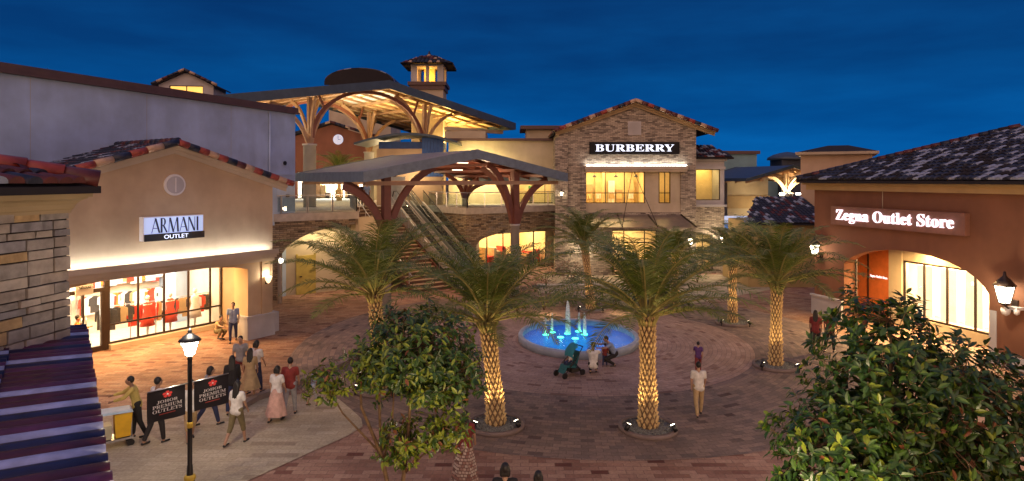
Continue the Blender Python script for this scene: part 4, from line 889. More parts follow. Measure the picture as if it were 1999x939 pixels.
# awning
aw = MB(); aw.hexa([(-3.1, -2.2, 3.60), (4.4, -2.2, 3.60), (3.9, -.01, 4.32), (-3.0, -.01, 4.32)], [(-3.1, -2.2, 3.68), (4.4, -2.2, 3.68), (3.9, -.01, 4.40), (-3.0, -.01, 4.40)])
awo = aw.build('awning', plain('awning_metal', (.25, .20, .16), .35, .4), bb)
for x0, x1 in ((-3.0, -3.1), (-.72, -.72), (1.5, 1.72), (3.9, 4.4)): k = MB(); k.bar((x0, -.02, 4.44), (x1, -2.2, 3.72), .07, .08); k.build('rib', M['frame'], awo)
k = MB(); k.tube([(.35, -.1, 7.6), (-.72, -2.1, 3.75)], .022, 6); k.tube([(.45, -.1, 7.6), (1.72, -2.1, 3.75)], .022, 6); k.build('tie_rod', M['frame'], awo)
# ground floor entrance
window(bb, -1.1, 2.2, 0.0, 3.3, .25, xs=(-.2, 1.3), zs=(2.4,), w=.07, name='entrance')
k = MB(); k.box(-4.4, 4.4, 5, 5.1, 0, 3.5); k.box(-4.4, 4.4, .52, 5, 3.5, 3.6); k.build('lobby', M['roomyellow'], bb); light('lobby_light', 'AREA', (.5, 2.6, 3.4), 420, (1, .70, .34), 3, bb, aim=(.5, 2.6, 0))
k = MB()
for i in range(8): x = qs.uniform(-2.8, 2.9); k.box(x, x+.4, 1.5, 2.0, 0, qs.uniform(.8, 1.7), qs.randrange(3))
k.build('display', [M['frame'], GC['tan'], GC['charcoal']], bb)
sg = thing('illuminated_sign', 'long black sign with white serif letters BURBERRY on the stone gable', 'shop sign', (BX, BY, 0))
k = MB(); k.box(-2.75, 3.75, -.20, -.01, 8.82, 9.70); k.build('panel', plain('sign_black', (.004, .004, .005), .8), sg)
text('lettering', 'BURBERRY', .6, M['letter'], sg, (.5, -.24, 9.26), width=5.7, height=.50, ext=.02)
# right wing
wg = thing('shop_side_wing', 'lower stone side wing with tiled roof and one golden window right of the gable', 'shop building', (BX+5.0, BY+1.2, 0))
k = MB(); wall_holes(k, .02, 2.45, 0, .3, 0, 5.05, [(.1, 1.6, .2, 2.9)]); k.build('stone_wall', STONE2, wg)
k = MB(); wall_holes(k, .02, 2.45, .02, .3, 5.05, 8.6, [(.15, 2.15, 5.45, 7.75)]); k.box(2.17, 2.45, .3, 6, 0, 8.6); k.box(.02, 2.6, -.15, .02, 8.35, 8.6); k.box(.05, 2.5, -.12, .018, 7.75, 7.95); k.box(.02, 2.6, -.12, .018, 4.95, 5.12); k.build('wall', M['plinth'], wg)
window(wg, .15, 2.15, 5.45, 7.75, .1, w=.05); k = MB(); k.box(0, 2.15, 2, 2.1, 5, 8); k.box(0, 2.15, .32, 2, 7.9, 8); k.build('room', M['roomyellow'], wg); light('room_light', 'AREA', (1.1, 1.1, 7.8), 55, (1, .68, .22), 1.6, wg, aim=(1.1, 1.3, 5))
window(wg, .1, 1.6, .2, 2.9, .1, xs=(.85,), w=.05); k = MB(); k.box(0, 2.15, 2.5, 2.6, 0, 3.2); k.build('shop_back_wall', M['roomyellow'], wg); light('shop_light', 'POINT', (.9, 1.3, 2.5), 90, (1, .74, .4), .2, wg)
rf = MB(); roof_sheet(rf, [(.02, -.5, 8.6), (3.0, -.5, 8.6), (2.2, 2.5, 9.6), (.02, 2.5, 9.6)], .1); roof_sheet(rf, [(3.0, -.5, 8.6), (3.0, 6, 8.6), (2.2, 6, 9.6), (2.2, 2.5, 9.6)], .1)
tiles(rf, (.02, -.5, 8.62), (1, 0, 0), (0, 3, 1.0), 3.0, 3.1, pal=(0, 0, 1, 2), seed=51, inside=lambda s, t_: s < 3.0-t_*.26); rf.build('roof', TILES, wg)
light('under_wing_lamp', 'POINT', (1.4, -1.0, 3.0), 30, (1, .8, .5), .1, wg)
lk2 = block('stub_roof_block', 'small dark flat roof block peeping left of the stone gable', 'building', 1.2, 4.0, 54, 58, DZ+5.3, 11.2, M['cream'], M['cap'], .3, .5)
# globe lamps round the entrance
def lantern(label, loc, rz, e, col=(1, .78, .5), s=1.0, group=None, glow=None):
    t_ = thing('wall_lantern', label, 'wall lamp', loc, rz, group)
    k = MB(); k.lathe([(.03*s, -.28*s), (.09*s, -.24*s), (.10*s, -.22*s)], 8, (0, -.28*s)); k.lathe([(.17*s, .10*s), (.20*s, .11*s), (.11*s, .22*s), (.03*s, .30*s), (.02*s, .38*s)], 8, (0, -.28*s)); k.tube([(0, 0, -.30*s), (0, -.14*s, -.36*s), (0, -.28*s, -.28*s)], .02*s, 6); k.box(-.06*s, .06*s, -.03*s, 0, -.42*s, -.18*s)
    for i in range(4): a = math.pi/4 + i*math.pi/2; k.tube([(.10*s*math.cos(a), -.28*s+.10*s*math.sin(a), -.22*s), (.17*s*math.cos(a), -.28*s+.17*s*math.sin(a), .10*s)], .008*s, 4)
    k.build('bracket', M['frame'], t_)
    k = MB(); k.lathe([(.085*s, -.215*s), (.155*s, .095*s)], 8, (0, -.28*s)); k.build('glass_shade', glow or M['lampglow'], t_)
    light('bulb', 'POINT', (0, -.56*s, 0), e, col, .08, t_); return t_
lantern('bright wall lantern left of the stone shop entrance', (BX-3.2, BY-.02, 2.1), 0, 110, s=1.2)
lantern('bright wall lantern right of the stone shop entrance', (BX+4.5, BY-.02, 2.6), 0, 130, s=1.3)
lantern('second bright wall lantern on the corner of the side wing', (BX+5.0+2.2, BY+1.18, 2.6), 0, 130, s=1.3)
lantern('small lamp on the left stone pier above the walkway', (BX-4.8, BY-.24, 6.0), 0, 8, s=.7)

# ------------------------------------------------------------------ buildings far right
tl = block('teal_block', 'teal grey block with dark flat roof behind the right wing', 'building', 17, 23.7, 62, 70, 0, 9.45, M['teal'], M['cap'])
tl2 = block('blue_grey_store', 'blue grey low store behind the far small canopy', 'building', 22.6, 29, 66, 74, 0, 7.2, M['teal'])
cb = block('cream_band_building', 'cream building with a darker band right of the side wing', 'building', 18.5, 22.0, 55, 61, 0, 6.95, M['cream'], M['trim'], .35, .2)
k = MB(); k.box(-1.8, 1.85, -.12, -.002, 4.5, 5.6); k.build('band', stucco('band_tan', (.45, .33, .18)), cb)
light('wash', 'POINT', (20.5, 53.3, 4.5), 110, (1, .75, .42), .3)
dk2 = thing('domed_pavilion', 'dark pavilion with a shallow curved roof on the skyline at right', 'building', (28.6, 65, 0)); k = MB(); k.box(-1.2, 1.2, 0, 3, 0, 9.0); k.build('wall', plain('dark_wall', (.04, .05, .07), .8), dk2)
k = MB(); k.lathe([(2.0, 9.0), (1.95, 9.25), (1.4, 9.55), (.7, 9.75), (.05, 9.85)], 20, (0, 1.5)); k.build('roof', M['roofgrey'], dk2)
rb = block('cream_tower_block', 'cream block with a hipped dark roof edge behind the terracotta shop', 'building', 20.5, 25.0, 45, 51, 0, 8.75, stucco('peach', (.50, .36, .25)))
k = MB(); k.hexa([(-2.55, -.5, 8.75), (2.6, -.5, 8.75), (2.6, 6.3, 8.75), (-2.5, 6.3, 8.75)], [(-2.6, -.55, 8.93), (2.65, -.55, 8.93), (2.65, 6.35, 8.93), (-2.6, 6.35, 8.93)]); k.build('eave', M['trim'], rb)
k = MB(); k.hexa([(-2.5, -.5, 8.932), (2.6, -.5, 8.932), (2.6, 6.3, 8.932), (-2.5, 6.3, 8.932)], [(-.5, 1.5, 9.45), (.8, 1.5, 9.45), (.8, 4, 9.45), (-.5, 4, 9.45)]); k.build('roof', M['tdark'], rb); rb.rotation_euler = (0, 0, R(-27))
c3, zf3 = canopy('far_canopy', 'small distant canopy on a cream branching column at right', R(12), -4.6, 3.4, -1.5, 6.5, 7.05, 8.1, (M['roofgrey'], M['soffit'], M['steeltan']), rafters=5, fth=.20, purl=3, loc=(22.4, 52, 0))
tree_column(c3, .0, .2, 5.9, lambda a, b_: zf3(a)-.35, 1.7, plain('cream_steel', (.55, .42, .28), .5), M['conc'], z0=0, r=.5, w=.2)
light('canopy_uplight', 'SPOT', (.0, -.6, 6.0), 700, (1, .72, .38), .2, c3, aim=(0, .8, 9), spot=160)
k = MB(); k.box(-.9, -.5, -.3, -.2, 5.75, 5.9); k.box(.6, 1.0, -.3, -.2, 5.75, 5.9); k.build('floodlight', M['lampcool'], c3)
lt = thing('low_tiled_shop', 'low shop with dark tiled roof tucked behind the palm at right', 'shop building', (17.9, 41.5, 0))
k = MB(); k.box(-2.2, 2.2, 0, 5, 0, 4.2); k.box(-2.6, -2.2, 0, 5, 0, 3.0); k.build('wall', stucco('ochre_wall', (.42, .30, .13)), lt)
rf = MB(); roof_sheet(rf, [(-3.0, -.6, 4.15), (2.8, -.6, 4.15), (2.8, 4, 5.7), (-.6, 4, 5.7)], .1); tiles(rf, (-3.0, -.6, 4.17), (1, 0, 0), (0, 4.6, 1.55), 5.8, 4.8, pal=(0, 0, 0, 2, 1), seed=61, inside=lambda s, t_: s > t_*.5); rf.build('roof', TILES, lt)
light('wash', 'POINT', (-1.6, -1.4, 2.6), 30, (1, .72, .36), .2, lt)
bsn = thing('shop_fascia_sign', 'pale blue lit fascia sign far off between the side wing and the palm', 'shop sign', (17.3, 50.5, 0))
k = MB(); k.box(-1.1, 1.3, 0, .2, 3.55, 4.1, 0); k.box(-1.0, 1.2, -.02, -.003, 2.9, 3.45, 1); k.box(-1.0, -.9, 0, .2, 0, 3.55, 0); k.box(1.1, 1.2, 0, .2, 0, 3.55, 0); k.build('panel', [plain('sign_white', (.6, .66, .8), .5, emit=(.6, .7, 1), es=.7), plain('sign_blue', (.1, .2, .5), .5, emit=(.12, .3, .8), es=.6)], bsn)

# ------------------------------------------------------------------ terracotta shop on the right
Z_ANG = math.atan2(-.962, .272)
zg = thing('terracotta_shop', 'terracotta rendered shop with a broad arch and dark tiled hip roof on the right', 'shop building', (15.78, 33.4, 0), Z_ANG)
k = MB(); za = lambda x: 1.9 + 1.95*math.sqrt(max(0, 1-((x-5.5)/3.85)**2))**.8
arch_wall(k, 2.0, 9.2, 0, .5, lambda x: 6.45, za, 36); k.box(0, 2.0, 0, .5, 0, 6.45); k.box(9.2, 30, 0, .5, 0, 6.45); k.box(0, .4, .5, 9, 0, 6.45); k.build('wall', M['zegna'], zg); k = MB(); k.tube([(4.3, -.02, 5.67), (4.3, -.02, 6.44)], .018, 6); k.build('conduit', M['trim'], zg)
k = MB(); k.box(-.3, 30, -.28, -.002, 6.45, 6.72); k.box(-.4, 30, -.45, -.002, 6.72, 6.90); k.box(-.4, -.002, -.002, 9, 6.5, 6.9); k.build('cornice', stucco('cornice_gold', (.45, .30, .13)), zg)
rf = MB(); so = .36; O = .62
roof_sheet(rf, [(-O, -O, 6.93), (30, -O, 6.93), (30, 6, 6.93+6.62*so), (6, 6, 6.93+6.62*so)], .12); roof_sheet(rf, [(-O, 12, 6.93), (-O, -O, 6.93), (6, 6, 6.93+6.62*so)], .12)
ln = math.sqrt(1+so*so)
tiles(rf, (-O, -O, 6.95), (1, 0, 0), (0, 1, so), 22, 6.62*ln, pitch=.27, course=.42, inside=lambda s, t_: s > t_/ln-.1, pal=(0, 0, 0, 5, 0, 0, 5, 2, 2), seed=71, h=.085)
ridge(rf, (-O, -O, 7.05), (6, 6, 7.05+6.62*so), .13, (0, 0, 5, 1), 8)
rf.build('roof', TILES, zg)
k = MB(); k.box(9.55, 30, -.10, -.002, 0, .45); k.box(-.1, 1.95, -.12, -.002, 0, .95); k.box(-.15, 2.0, -.17, -.002, .95, 1.05); k.box(9.22, 9.5, -.03, .5, 0, 2.0); k.build('plinth', M['plinth'], zg)
YS = 2.2
window(zg, 3.35, 9.6, .48, 3.1, YS, xs=(4.45, 5.6, 6.9, 8.2), w=.08); window(zg, .42, .66, .1, 3.6, YS, w=.04)
k = MB(); k.box(2.6, 3.34, YS-.1, YS+.3, 0, 3.6); k.box(3.35, 9.6, YS-.05, YS+.1, 0, .47); k.box(.4, 10.2, YS-.02, YS+.2, 3.61, 4.4); k.box(3.35, 9.6, YS-.02, YS+.2, 3.11, 3.60); k.box(9.6, 10.2, .5, YS+.2, 0, 4.4); k.build('shopfront_wall', M['cream'], zg)
k = MB(); k.box(.67, 2.59, YS-.06, YS+.05, 0, 3.6); dp = k.build('door_panel', plain('brown_door', (.55, .15, .04), .5), zg)
k = MB(); k.box(1.30, 1.36, YS-.1, YS-.062, 0, 3.6); k.build('frame', M['frame'], dp)
text('lettering', 'Zegna Outlet Store', .2, M['letterz'], dp, (1.98, YS-.08, 2.1), width=1.05, height=.15, ext=.004)
k = MB(); k.box(.6, 10, 5.5, 5.6, 0, 3.9); k.box(.6, 10.1, YS+.22, 5.6, 3.9, 4.0); k.box(10, 10.1, YS+.22, 5.6, 0, 3.9); k.box(.5, .6, YS+.22, 5.5, 0, 3.9); k.build('room', M['roomwhite'], zg)
k = MB()
for i in range(5): x = 3.5+i*1.2; k.box(x, x+.8, YS+.7, YS+.8, .5, 2.9)
k.build('display_screen', plain('poster_paper_glow', (.72, .62, .42), .7, emit=(1, .85, .55), es=.8), zg)  # poster boards given a warm glow of their own
light('shop_light', 'AREA', (6.0, 4.0, 3.7), 4200, (1, .76, .40), 7, zg, aim=(6.0, 4, 0), size_y=2.4)
light('porch_light', 'AREA', (5.0, 1.3, 3.75), 1000, (1, .62, .24), 5, zg, aim=(5.5, 1.3, 0), size_y=.4)
box1('porch_ceiling', M['cream'], zg, .4, 10.2, .51, YS-.03, 3.92, 4.0)
sg = thing('illuminated_sign', 'brown backlit panel with glowing white letters Zegna Outlet Store', 'shop sign', (15.78, 33.4, 0)); sg.rotation_euler = (0, 0, Z_ANG)
k = MB(); k.box(1.42, 8.45, -.26, -.01, 4.76, 5.66); k.build('panel', plain('sign_brown', (.22, .10, .07), .4), sg)
text('lettering', 'Zegna Outlet Store', .7, M['letterz'], sg, (4.9, -.30, 5.20), width=6.2, height=.66, ext=.03)
for x in (2.2, 4.0, 5.8, 7.4): light('letter_glow_light', 'POINT', (x, -.75, 5.2), 2.2, (1, .78, .88), .25, sg)
lantern('large glowing lantern at the right end of the terracotta wall', Vector((15.78, 33.4, 2.9)) + Vector((.272, -.962, 0))*10.2 + Vector((-.962, -.272, 0))*.01, Z_ANG, 90, s=1.9)
lantern('glowing lantern half hidden by palm fronds at the far end of the terracotta wall', Vector((15.78, 33.4, 3.5)) + Vector((.272, -.962, 0))*.5 + Vector((-.962, -.272, 0))*.01, Z_ANG, 45, s=1.5)
cc = thing('security_camera', 'white dome security camera below the large lantern at right', 'security camera', Vector((15.78, 33.4, 2.25)) + Vector((.272, -.962, 0))*10.35, Z_ANG)
k = MB(); k.box(-.2, .15, -.35, -.002, -.02, .08); k.lathe([(.02, -.28), (.12, -.22), (.16, -.1), (.16, .0)], 14, (-.25, -.35)); k.lathe([(.02, -.2), (.09, -.14), (.11, 0)], 12, (.1, -.3)); k.build('housing', M['white'], cc)

# white pole with small light left of the plaza
wp = thing('camera_pole', 'slim white pole with a small globe light by the stone wall', 'pole', (-13.1, 36.1, 0)); k = MB(); k.lathe([(.11, 0), (.10, 2.5), (.14, 2.52), (.02, 2.6)], 10); k.build('pole', M['white'], wp)
k = MB(); k.ball((.12, -.12, 2.42), (.13, .13, .13)); k.build('globe', M['lampglow'], wp)
# ------------------------------------------------------------------ fountain
ft = thing('fountain_pool', 'round blue fountain pool with raised pale rim in the middle of the plaza', 'fountain', (FC[0], FC[1], 0))
k = MB(); k.lathe([(2.60, 0), (2.60, .26), (2.57, .31), (2.43, .31), (2.40, .03)], 64, sy=1.17); k.build('rim', plain('rim_pale', (.30, .36, .48), .5, bstr=.1), ft)
k = MB(); k.lathe([(2.395, .035), (2.395, .05), (.001, .05)], 64, sy=1.17, smooth=False); k.build('basin_floor', M['water'], ft); k = MB(); n = 64; k.add([(2.396*math.cos(2*math.pi*i/n), 2.396*1.17*math.sin(2*math.pi*i/n), .27) for i in range(n)], [tuple(range(n))]); k.build('water', surfmat(), ft)
jw = bpy.data.materials.new('jet_water'); jw.use_nodes = True; nt = jw.node_tree; bs = nt.nodes['Principled BSDF']
bs.inputs['Base Color'].default_value = (.85, .95, .92, 1); bs.inputs['Roughness'].default_value = .25; bs.inputs['Alpha'].default_value = .5
n_ = noise(nt, ocoord(nt), 9, 4, .7); nt.links.new(ramp(nt, n_, [(.35, .12), (.65, .75)]), bs.inputs['Alpha'])
green = emis('pool_light_green', (.10, 1, .60), 3)
jets = [(-1.05, -.1, .95), (-.75, .35, .95), (-.1, .1, 1.65), (.42, .5, .95), (.62, -.05, 1.0), (-.45, -.55, .5), (.15, -.75, .5)]
k = MB()
for i, (x, y, h) in enumerate(jets):
    x -= .35
    w_ = .14 if i == 2 else .085
    if h > .6:
        for j in range(5 if i == 2 else 3):
            ox, oy = rnd.uniform(-.07, .07), rnd.uniform(-.07, .07); hh = h*rnd.uniform(.72, 1)
            k.tube([(x+ox, y+oy, .27), (x+ox*.8, y+oy*.8, .27+hh*.5), (x+ox*.5, y+oy*.5, .27+hh*.85), (x+ox*.4, y+oy*.4, .27+hh)], [w_*.62, w_*.52, w_*.4, .012], 8)
        for j in range(10):
            a = rnd.uniform(0, 6.28); rr = w_*rnd.uniform(.4, 1.5); z = .3 + h*rnd.uniform(0, 1.02); k.ball((x+rr*math.cos(a), y+rr*math.sin(a), z), rnd.uniform(.006, .012), 5, 3)
    g1 = MB(); g1.lathe([(.15, .272), (.13, .295), (.05, .31)], 14, (x, y)); g1.build('pool_lamp', green, ft)
    light('pool_light', 'POINT', (x, y, .40), 1.6, (.18, 1, .55), .08, ft)
k.build('water_jet', jw, ft)
bl = light('pool_glow', 'AREA', (0, 0, .262), 60, (.0, .42, .9), 4.6, ft, size_y=5.4); bl.data.shape = 'ELLIPSE'

# ------------------------------------------------------------------ palms
def frond(mb, q, L, elev, az, base, droop, nl=44, mi=0):
    pts = []; p = Vector(base); e = elev; n = 11; h = Vector((math.cos(az), math.sin(az), 0)); side = Vector((-math.sin(az), math.cos(az), 0)); sw = q.uniform(-.12, .12)
    dirs = []
    for i in range(n+1):
        d = h*math.cos(e) + Vector((0, 0, math.sin(e))) + side*sw*i/n; d.normalize(); pts.append(p.copy()); dirs.append(d); p = p + d*(L/n); e -= droop/n*(.35+1.3*i/n)
    mb.tube(pts, [.032*(1-i/(n+1)) + .005 for i in range(n+1)], 4, 2, cap=False)
    for j in range(nl):
        t = .14 + .86*j/(nl-1); f = t*n; i = min(int(f), n-1); u = f-i; c = pts[i].lerp(pts[i+1], u); d = dirs[i]; s_ = side
        up_ = s_.cross(d); up_ = up_ if up_.z > 0 else -up_
        ll = L*.20*math.sin(math.pi*min(1, (.15+t*.95)**.9*.92))**.7*q.uniform(.8, 1.1) + .04
        for sg_ in (-1, 1):
            ld = (s_*sg_*.85 + d*.62 + up_*q.uniform(.05, .40)).normalized(); w = d*.021
            m_ = c + ld*ll*.5 + Vector((0, 0, -.01)); tip = c + ld*ll + Vector((0, 0, -ll*q.uniform(.10, .38)))
            mm = mi if q.random() < .75 else 1-mi
            mb.add([c-w*.6, c+w*.6, m_+w, tip, m_-w], [(0, 1, 2, 4), (4, 2, 3)], mm)
def palm_crown(seed, L, nf=36):
    q = random.Random(seed); m = MB()
    for i in range(nf):
        az = i*2.39996 + q.uniform(-.2, .2); t = i/nf; elev = R(85 - 72*t**.85 + q.uniform(-7, 7))
        frond(m, q, L*q.uniform(.85, 1.08)*(.80 + .3*math.sin(math.pi*min(1, t*1.1))), elev, az, (.12*math.cos(az), .12*math.sin(az), .25*(1-t)), R(46 + 34*q.random() + 30*(1-t)), mi=0 if t < .7 or q.random() < .6 else 1)
    for i in range(14):   # cut leaf bases
        az = i*2.4+.5; m.tube([(.15*math.cos(az), .15*math.sin(az), -.25), (.36*math.cos(az), .36*math.sin(az), .12)], [.045, .02], 5, 2)
    return m
def palm_trunk(h, r0, r1, seed=0, lean=(0, 0)):
    q = random.Random(seed); m = MB(); nu = 10; dz = .15; rows = int(h/dz)
    def rad(z): t = z/h; return r0*1.22 - (r0*1.22-r0)*min(1, t*5) if t < .2 else r0 + (r1-r0)*(t-.2)/.8 + .02*math.sin(t*9)
    def pt(z, a, r): return (lean[0]*(z/h)**1.5 + r*math.cos(a), lean[1]*(z/h)**1.5 + r*math.sin(a), z)
    m.tube([pt(0, 0, 0)]*1 + [pt(h*i/12, 0, 0) for i in range(1, 13)], [rad(h*i/12)*.93 for i in range(13)], 16, 1)
    for j in range(rows+1):
        z = j*dz
        for i in range(nu):
            a = 2*math.pi*(i + .5*(j % 2))/nu; da = math.pi/nu*.68; r = rad(min(z, h)); o_ = r*.24 + q.uniform(0, .012)
            B, T_ = pt(max(0, z-dz*.66), a, r*.92), pt(min(h, z+dz*.66), a, r*.92); Lp, Rp = pt(z, a-da, r*.95), pt(z, a+da, r*.95); C_ = pt(z+dz*.50, a, r*.97+o_)
            m.add([B, Lp, T_, Rp, C_], [(0, 4, 1), (1, 4, 2), (2, 4, 3), (3, 4, 0)], 0)
    return m
def place_palm(label, x, y, h, L, r=.29, seed=1, lean=(0, 0), e=60, crownrot=0, group='palms around the fountain', crown_mesh=None, ring=None, lamps=((.55, -.75), (-.7, -.5))):
    t_ = thing('palm_tree', label, 'palm tree', (x, y, 0), 0, group)
    palm_trunk(h, r, r*.80, seed, lean).build('trunk', [M['trunk'], M['bark']], t_)
    if crown_mesh is None: c = palm_crown(seed, L).build('crown', [M['frond'], M['frondl'], M['rachis']], t_)
    else: c = bpy.data.objects.new('crown', crown_mesh); sc.collection.objects.link(c); c.parent = t_; c.scale = (L/crown_mesh['L'],)*3
    if crown_mesh is None: c.data['L'] = L
    c.location = (lean[0], lean[1], h-.03); c.rotation_euler = (0, 0, crownrot)
    rg = thing('planting_ring', 'round pebble bed under the ' + (ring or label), 'tree ring', (x, y, 0), 0, 'pebble rings under the palms')
    k = MB(); k.lathe([(.82, 0), (.82, .12), (.72, .12), (.72, .02)], 40); k.build('kerb', M['kerb'], rg)
    k = MB(); qq = random.Random(seed)
    k.lathe([(.73, .02), (.73, .07), (.2, .09)], 24)
    for i in range(150): a = qq.uniform(0, 6.28); rr = .72*math.sqrt(qq.uniform(.12, 1)); k.ball((rr*math.cos(a), rr*math.sin(a), .09), (qq.uniform(.02, .045), qq.uniform(.02, .045), .025), 6, 4)
    k.build('pebbles', M['gravel'], rg)
    for i, (dx, dy) in enumerate(lamps):
        sp = thing('ground_spotlight', f'{"right" if dx > 0 else "left"} hand spotlight under the ' + (ring or label), 'spotlight', (x+dx, y+dy, 0), math.atan2(-dy, -dx))
        k = MB(); k.tube([(0, 0, 0), (0, 0, .16)], .02, 6); k.tube([(-.05, 0, .14), (.06, 0, .30)], [.06, .075], 10, 0); k.build('housing', M['black'], sp)
        k = MB(); k.tube([(.06, 0, .302), (.064, 0, .310)], .062, 10); k.build('lens', M['lampglow'], sp)
        # lights the trunk from beside it
        ld = Vector((-dx, -dy, 0)).normalized()
        light('beam', 'SPOT', Vector((.10, 0, .36)), e*2.0, (1, .66, .28), .05, sp, aim=Vector((.70, 0, 3.0)), spot=75, blend=.8)
    return t_, c.data
def gp(px, py): v = ground(px, py); return v.x, v.y
x, y = gp(1265, 838); P3, CM = place_palm('tall palm with lit diamond patterned trunk right of the fountain in the foreground', x, y, 3.15, 3.55, .235, 3, (-.02, 0), 75, 0, lamps=((-.66, -.42), (.62, -.5)), ring='foreground palm right of the fountain')
x, y = gp(968, 832); place_palm('palm with the brightest lit trunk left of the fountain, leaning slightly', x, y, 2.95, 3.3, .235, 4, (-.25, 0), 95, 1.1, lamps=((.62, -.4), (-.6, -.5)), ring='brightest palm left of the fountain')
x, y = gp(1514, 716); place_palm('palm at right between the fountain and the terracotta shop', x, y, 3.1, 3.35, .215, 5, (.05, 0), 70, 2.1, ring='palm at right near the terracotta shop')
x, y = gp(762, 762); place_palm('palm behind the leafy tree left of centre, its trunk mostly hidden', x-.35, y, 3.15, 3.65, .225, 6, (-.2, .1), 90, .6, ring='palm behind the leafy tree')
x, y = gp(1430, 632); place_palm('far palm with lit trunk standing behind the palm at right', x, y, 3.0, 2.7, .20, 7, (0, 0), 70, 2.9, crown_mesh=CM, ring='far palm behind the right palm')
x, y = gp(1153, 606); place_palm('dark palm behind the fountain in front of the stone shop', x, y, 3.5, 2.9, .20, 8, (-.35, 0), 14, 4.0, crown_mesh=CM, ring='dark palm behind the fountain')
x, y = gp(1318, 596); place_palm('far palm behind the foreground palm, before the stone shop entrance', x, y, 2.7, 2.5, .19, 9, (0, 0), 60, 5.0, crown_mesh=CM, ring='far palm before the stone shop entrance')
pd = thing('palm_tree', 'small palm on the upper deck in front of the brown clock gable', 'palm tree', (-16.2, 60, DZ)); palm_trunk(2.6, .2, .17, 2).build('trunk', [M['trunk'], M['bark']], pd); c = bpy.data.objects.new('crown', CM); sc.collection.objects.link(c); c.parent = pd; c.location = (0, 0, 2.6); c.scale = (.8,)*3
light('deck_palm_light', 'POINT', (-15.8, 58.6, 6.6), 60, (1, .7, .3), .2)

# ------------------------------------------------------------------ leafy trees
def leaf(mb, q, p, d, n, L, W, mi):
    d = d.normalized(); s_ = d.cross(n)
    if s_.length < 1e-3: s_ = Vector((1, 0, 0))
    s_.normalize(); n = s_.cross(d); b = p + d*L*.08; cu = q.uniform(.02, .16)*L
    m1, m2, tip = b + d*L*.33 - n*cu*.1, b + d*L*.68 - n*cu*.45, b + d*L - n*cu
    f = W*.16
    v = [b, m1 + s_*W*.46 + n*f, m2 + s_*W*.40 + n*f*.8, tip, m2 - s_*W*.40 + n*f*.8, m1 - s_*W*.46 + n*f, m1, m2]
    mb.add(v, [(0, 6, 1), (6, 7, 2, 1), (7, 3, 2), (0, 5, 6), (5, 4, 7, 6), (4, 3, 7)], mi, False)
def leafy_tree(name, label, base, stems, lobes, nclump, perclump, L, W, pal, seed, dens=None, droop=.2):
    q = random.Random(seed); t_ = thing(name, label, 'tree', base); o = Vector(base); br = MB(); lv_ = MB()
    forks = []
    for s_ in stems:
        pts = [Vector(p) - o for p in s_[0]]; br.tube(pts, s_[1], 7)
        for a_, b_ in zip(pts[-3:-1] if len(pts) > 3 else pts[-2:-1], pts[-2:] if len(pts) > 3 else pts[-1:]): forks += [a_.lerp(b_, t_2/6) + Vector((q.uniform(-.02, .02),)*3) for t_2 in range(7)]
    tot = sum(l[2] for l in lobes)
    for (c, r, wgt, uplit) in lobes:
        n = int(nclump*wgt/tot); c = Vector(c) - o
        for i in range(n):
            while True:
                v = Vector((q.uniform(-1, 1), q.uniform(-1, 1), q.uniform(-1, 1)))
                if v.length < 1 and v.length > q.uniform(0, .85)**.5*.9: break
            # uneven outline
            k_ = 1 + .16*math.sin(v.x*7+seed) * math.cos(v.z*6+v.y*5)
            p = c + Vector((v.x*r[0], v.y*r[1], v.z*r[2]))*k_
            f = min(forks, key=lambda g_: (g_-p).length)
            out = (p - c*.6 - f*.4); out = out.normalized() if out.length > .01 else Vector((0, 0, 1)); out = (out + Vector((0, 0, .35))).normalized()
            if i % 6 == 0:
                mid = f.lerp(p, .5) + Vector((q.uniform(-.1, .1), q.uniform(-.1, .1), q.uniform(-.02, .12))); br.tube([f, mid, p], [.009, .006, .003], 4, cap=False)
            else: br.tube([p - out*.22 + Vector((q.uniform(-.05, .05), q.uniform(-.05, .05), 0)), p], [.005, .003], 3, cap=False)
            tone = q.random()
            for j in range(perclump + q.randint(-2, 2)):
                a = q.uniform(0, 6.28); t1 = out.orthogonal().normalized(); t2 = out.cross(t1); rad = (t1*math.cos(a) + t2*math.sin(a)); tl = q.uniform(-.15, .9)
                d = (rad + out*tl + Vector((0, 0, -droop*q.random()))).normalized(); n_ = (out + rad*-.4*tl + Vector((q.uniform(-.3, .3), q.uniform(-.3, .3), .2))).normalized()
                u = q.random(); low = uplit
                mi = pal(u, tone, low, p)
                leaf(lv_, q, p - out*.16*q.random(), d, n_, L*q.uniform(.6, 1.15), W*q.uniform(.7, 1.1), mi)
    br.build('trunk', M['bark'], t_); lv_.build('crown', [M['leafd'], M['leafm'], M['leafl'], M['leafr']], t_); return t_
def pal_a(u, tone, uplit, p):
    if uplit: return 2 if u < .55 else (1 if u < .95 else 3)  # light from below painted in as mostly pale leaves
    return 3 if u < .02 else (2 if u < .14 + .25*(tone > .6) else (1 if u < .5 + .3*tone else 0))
B1 = (-1.75, 10.5, 0)
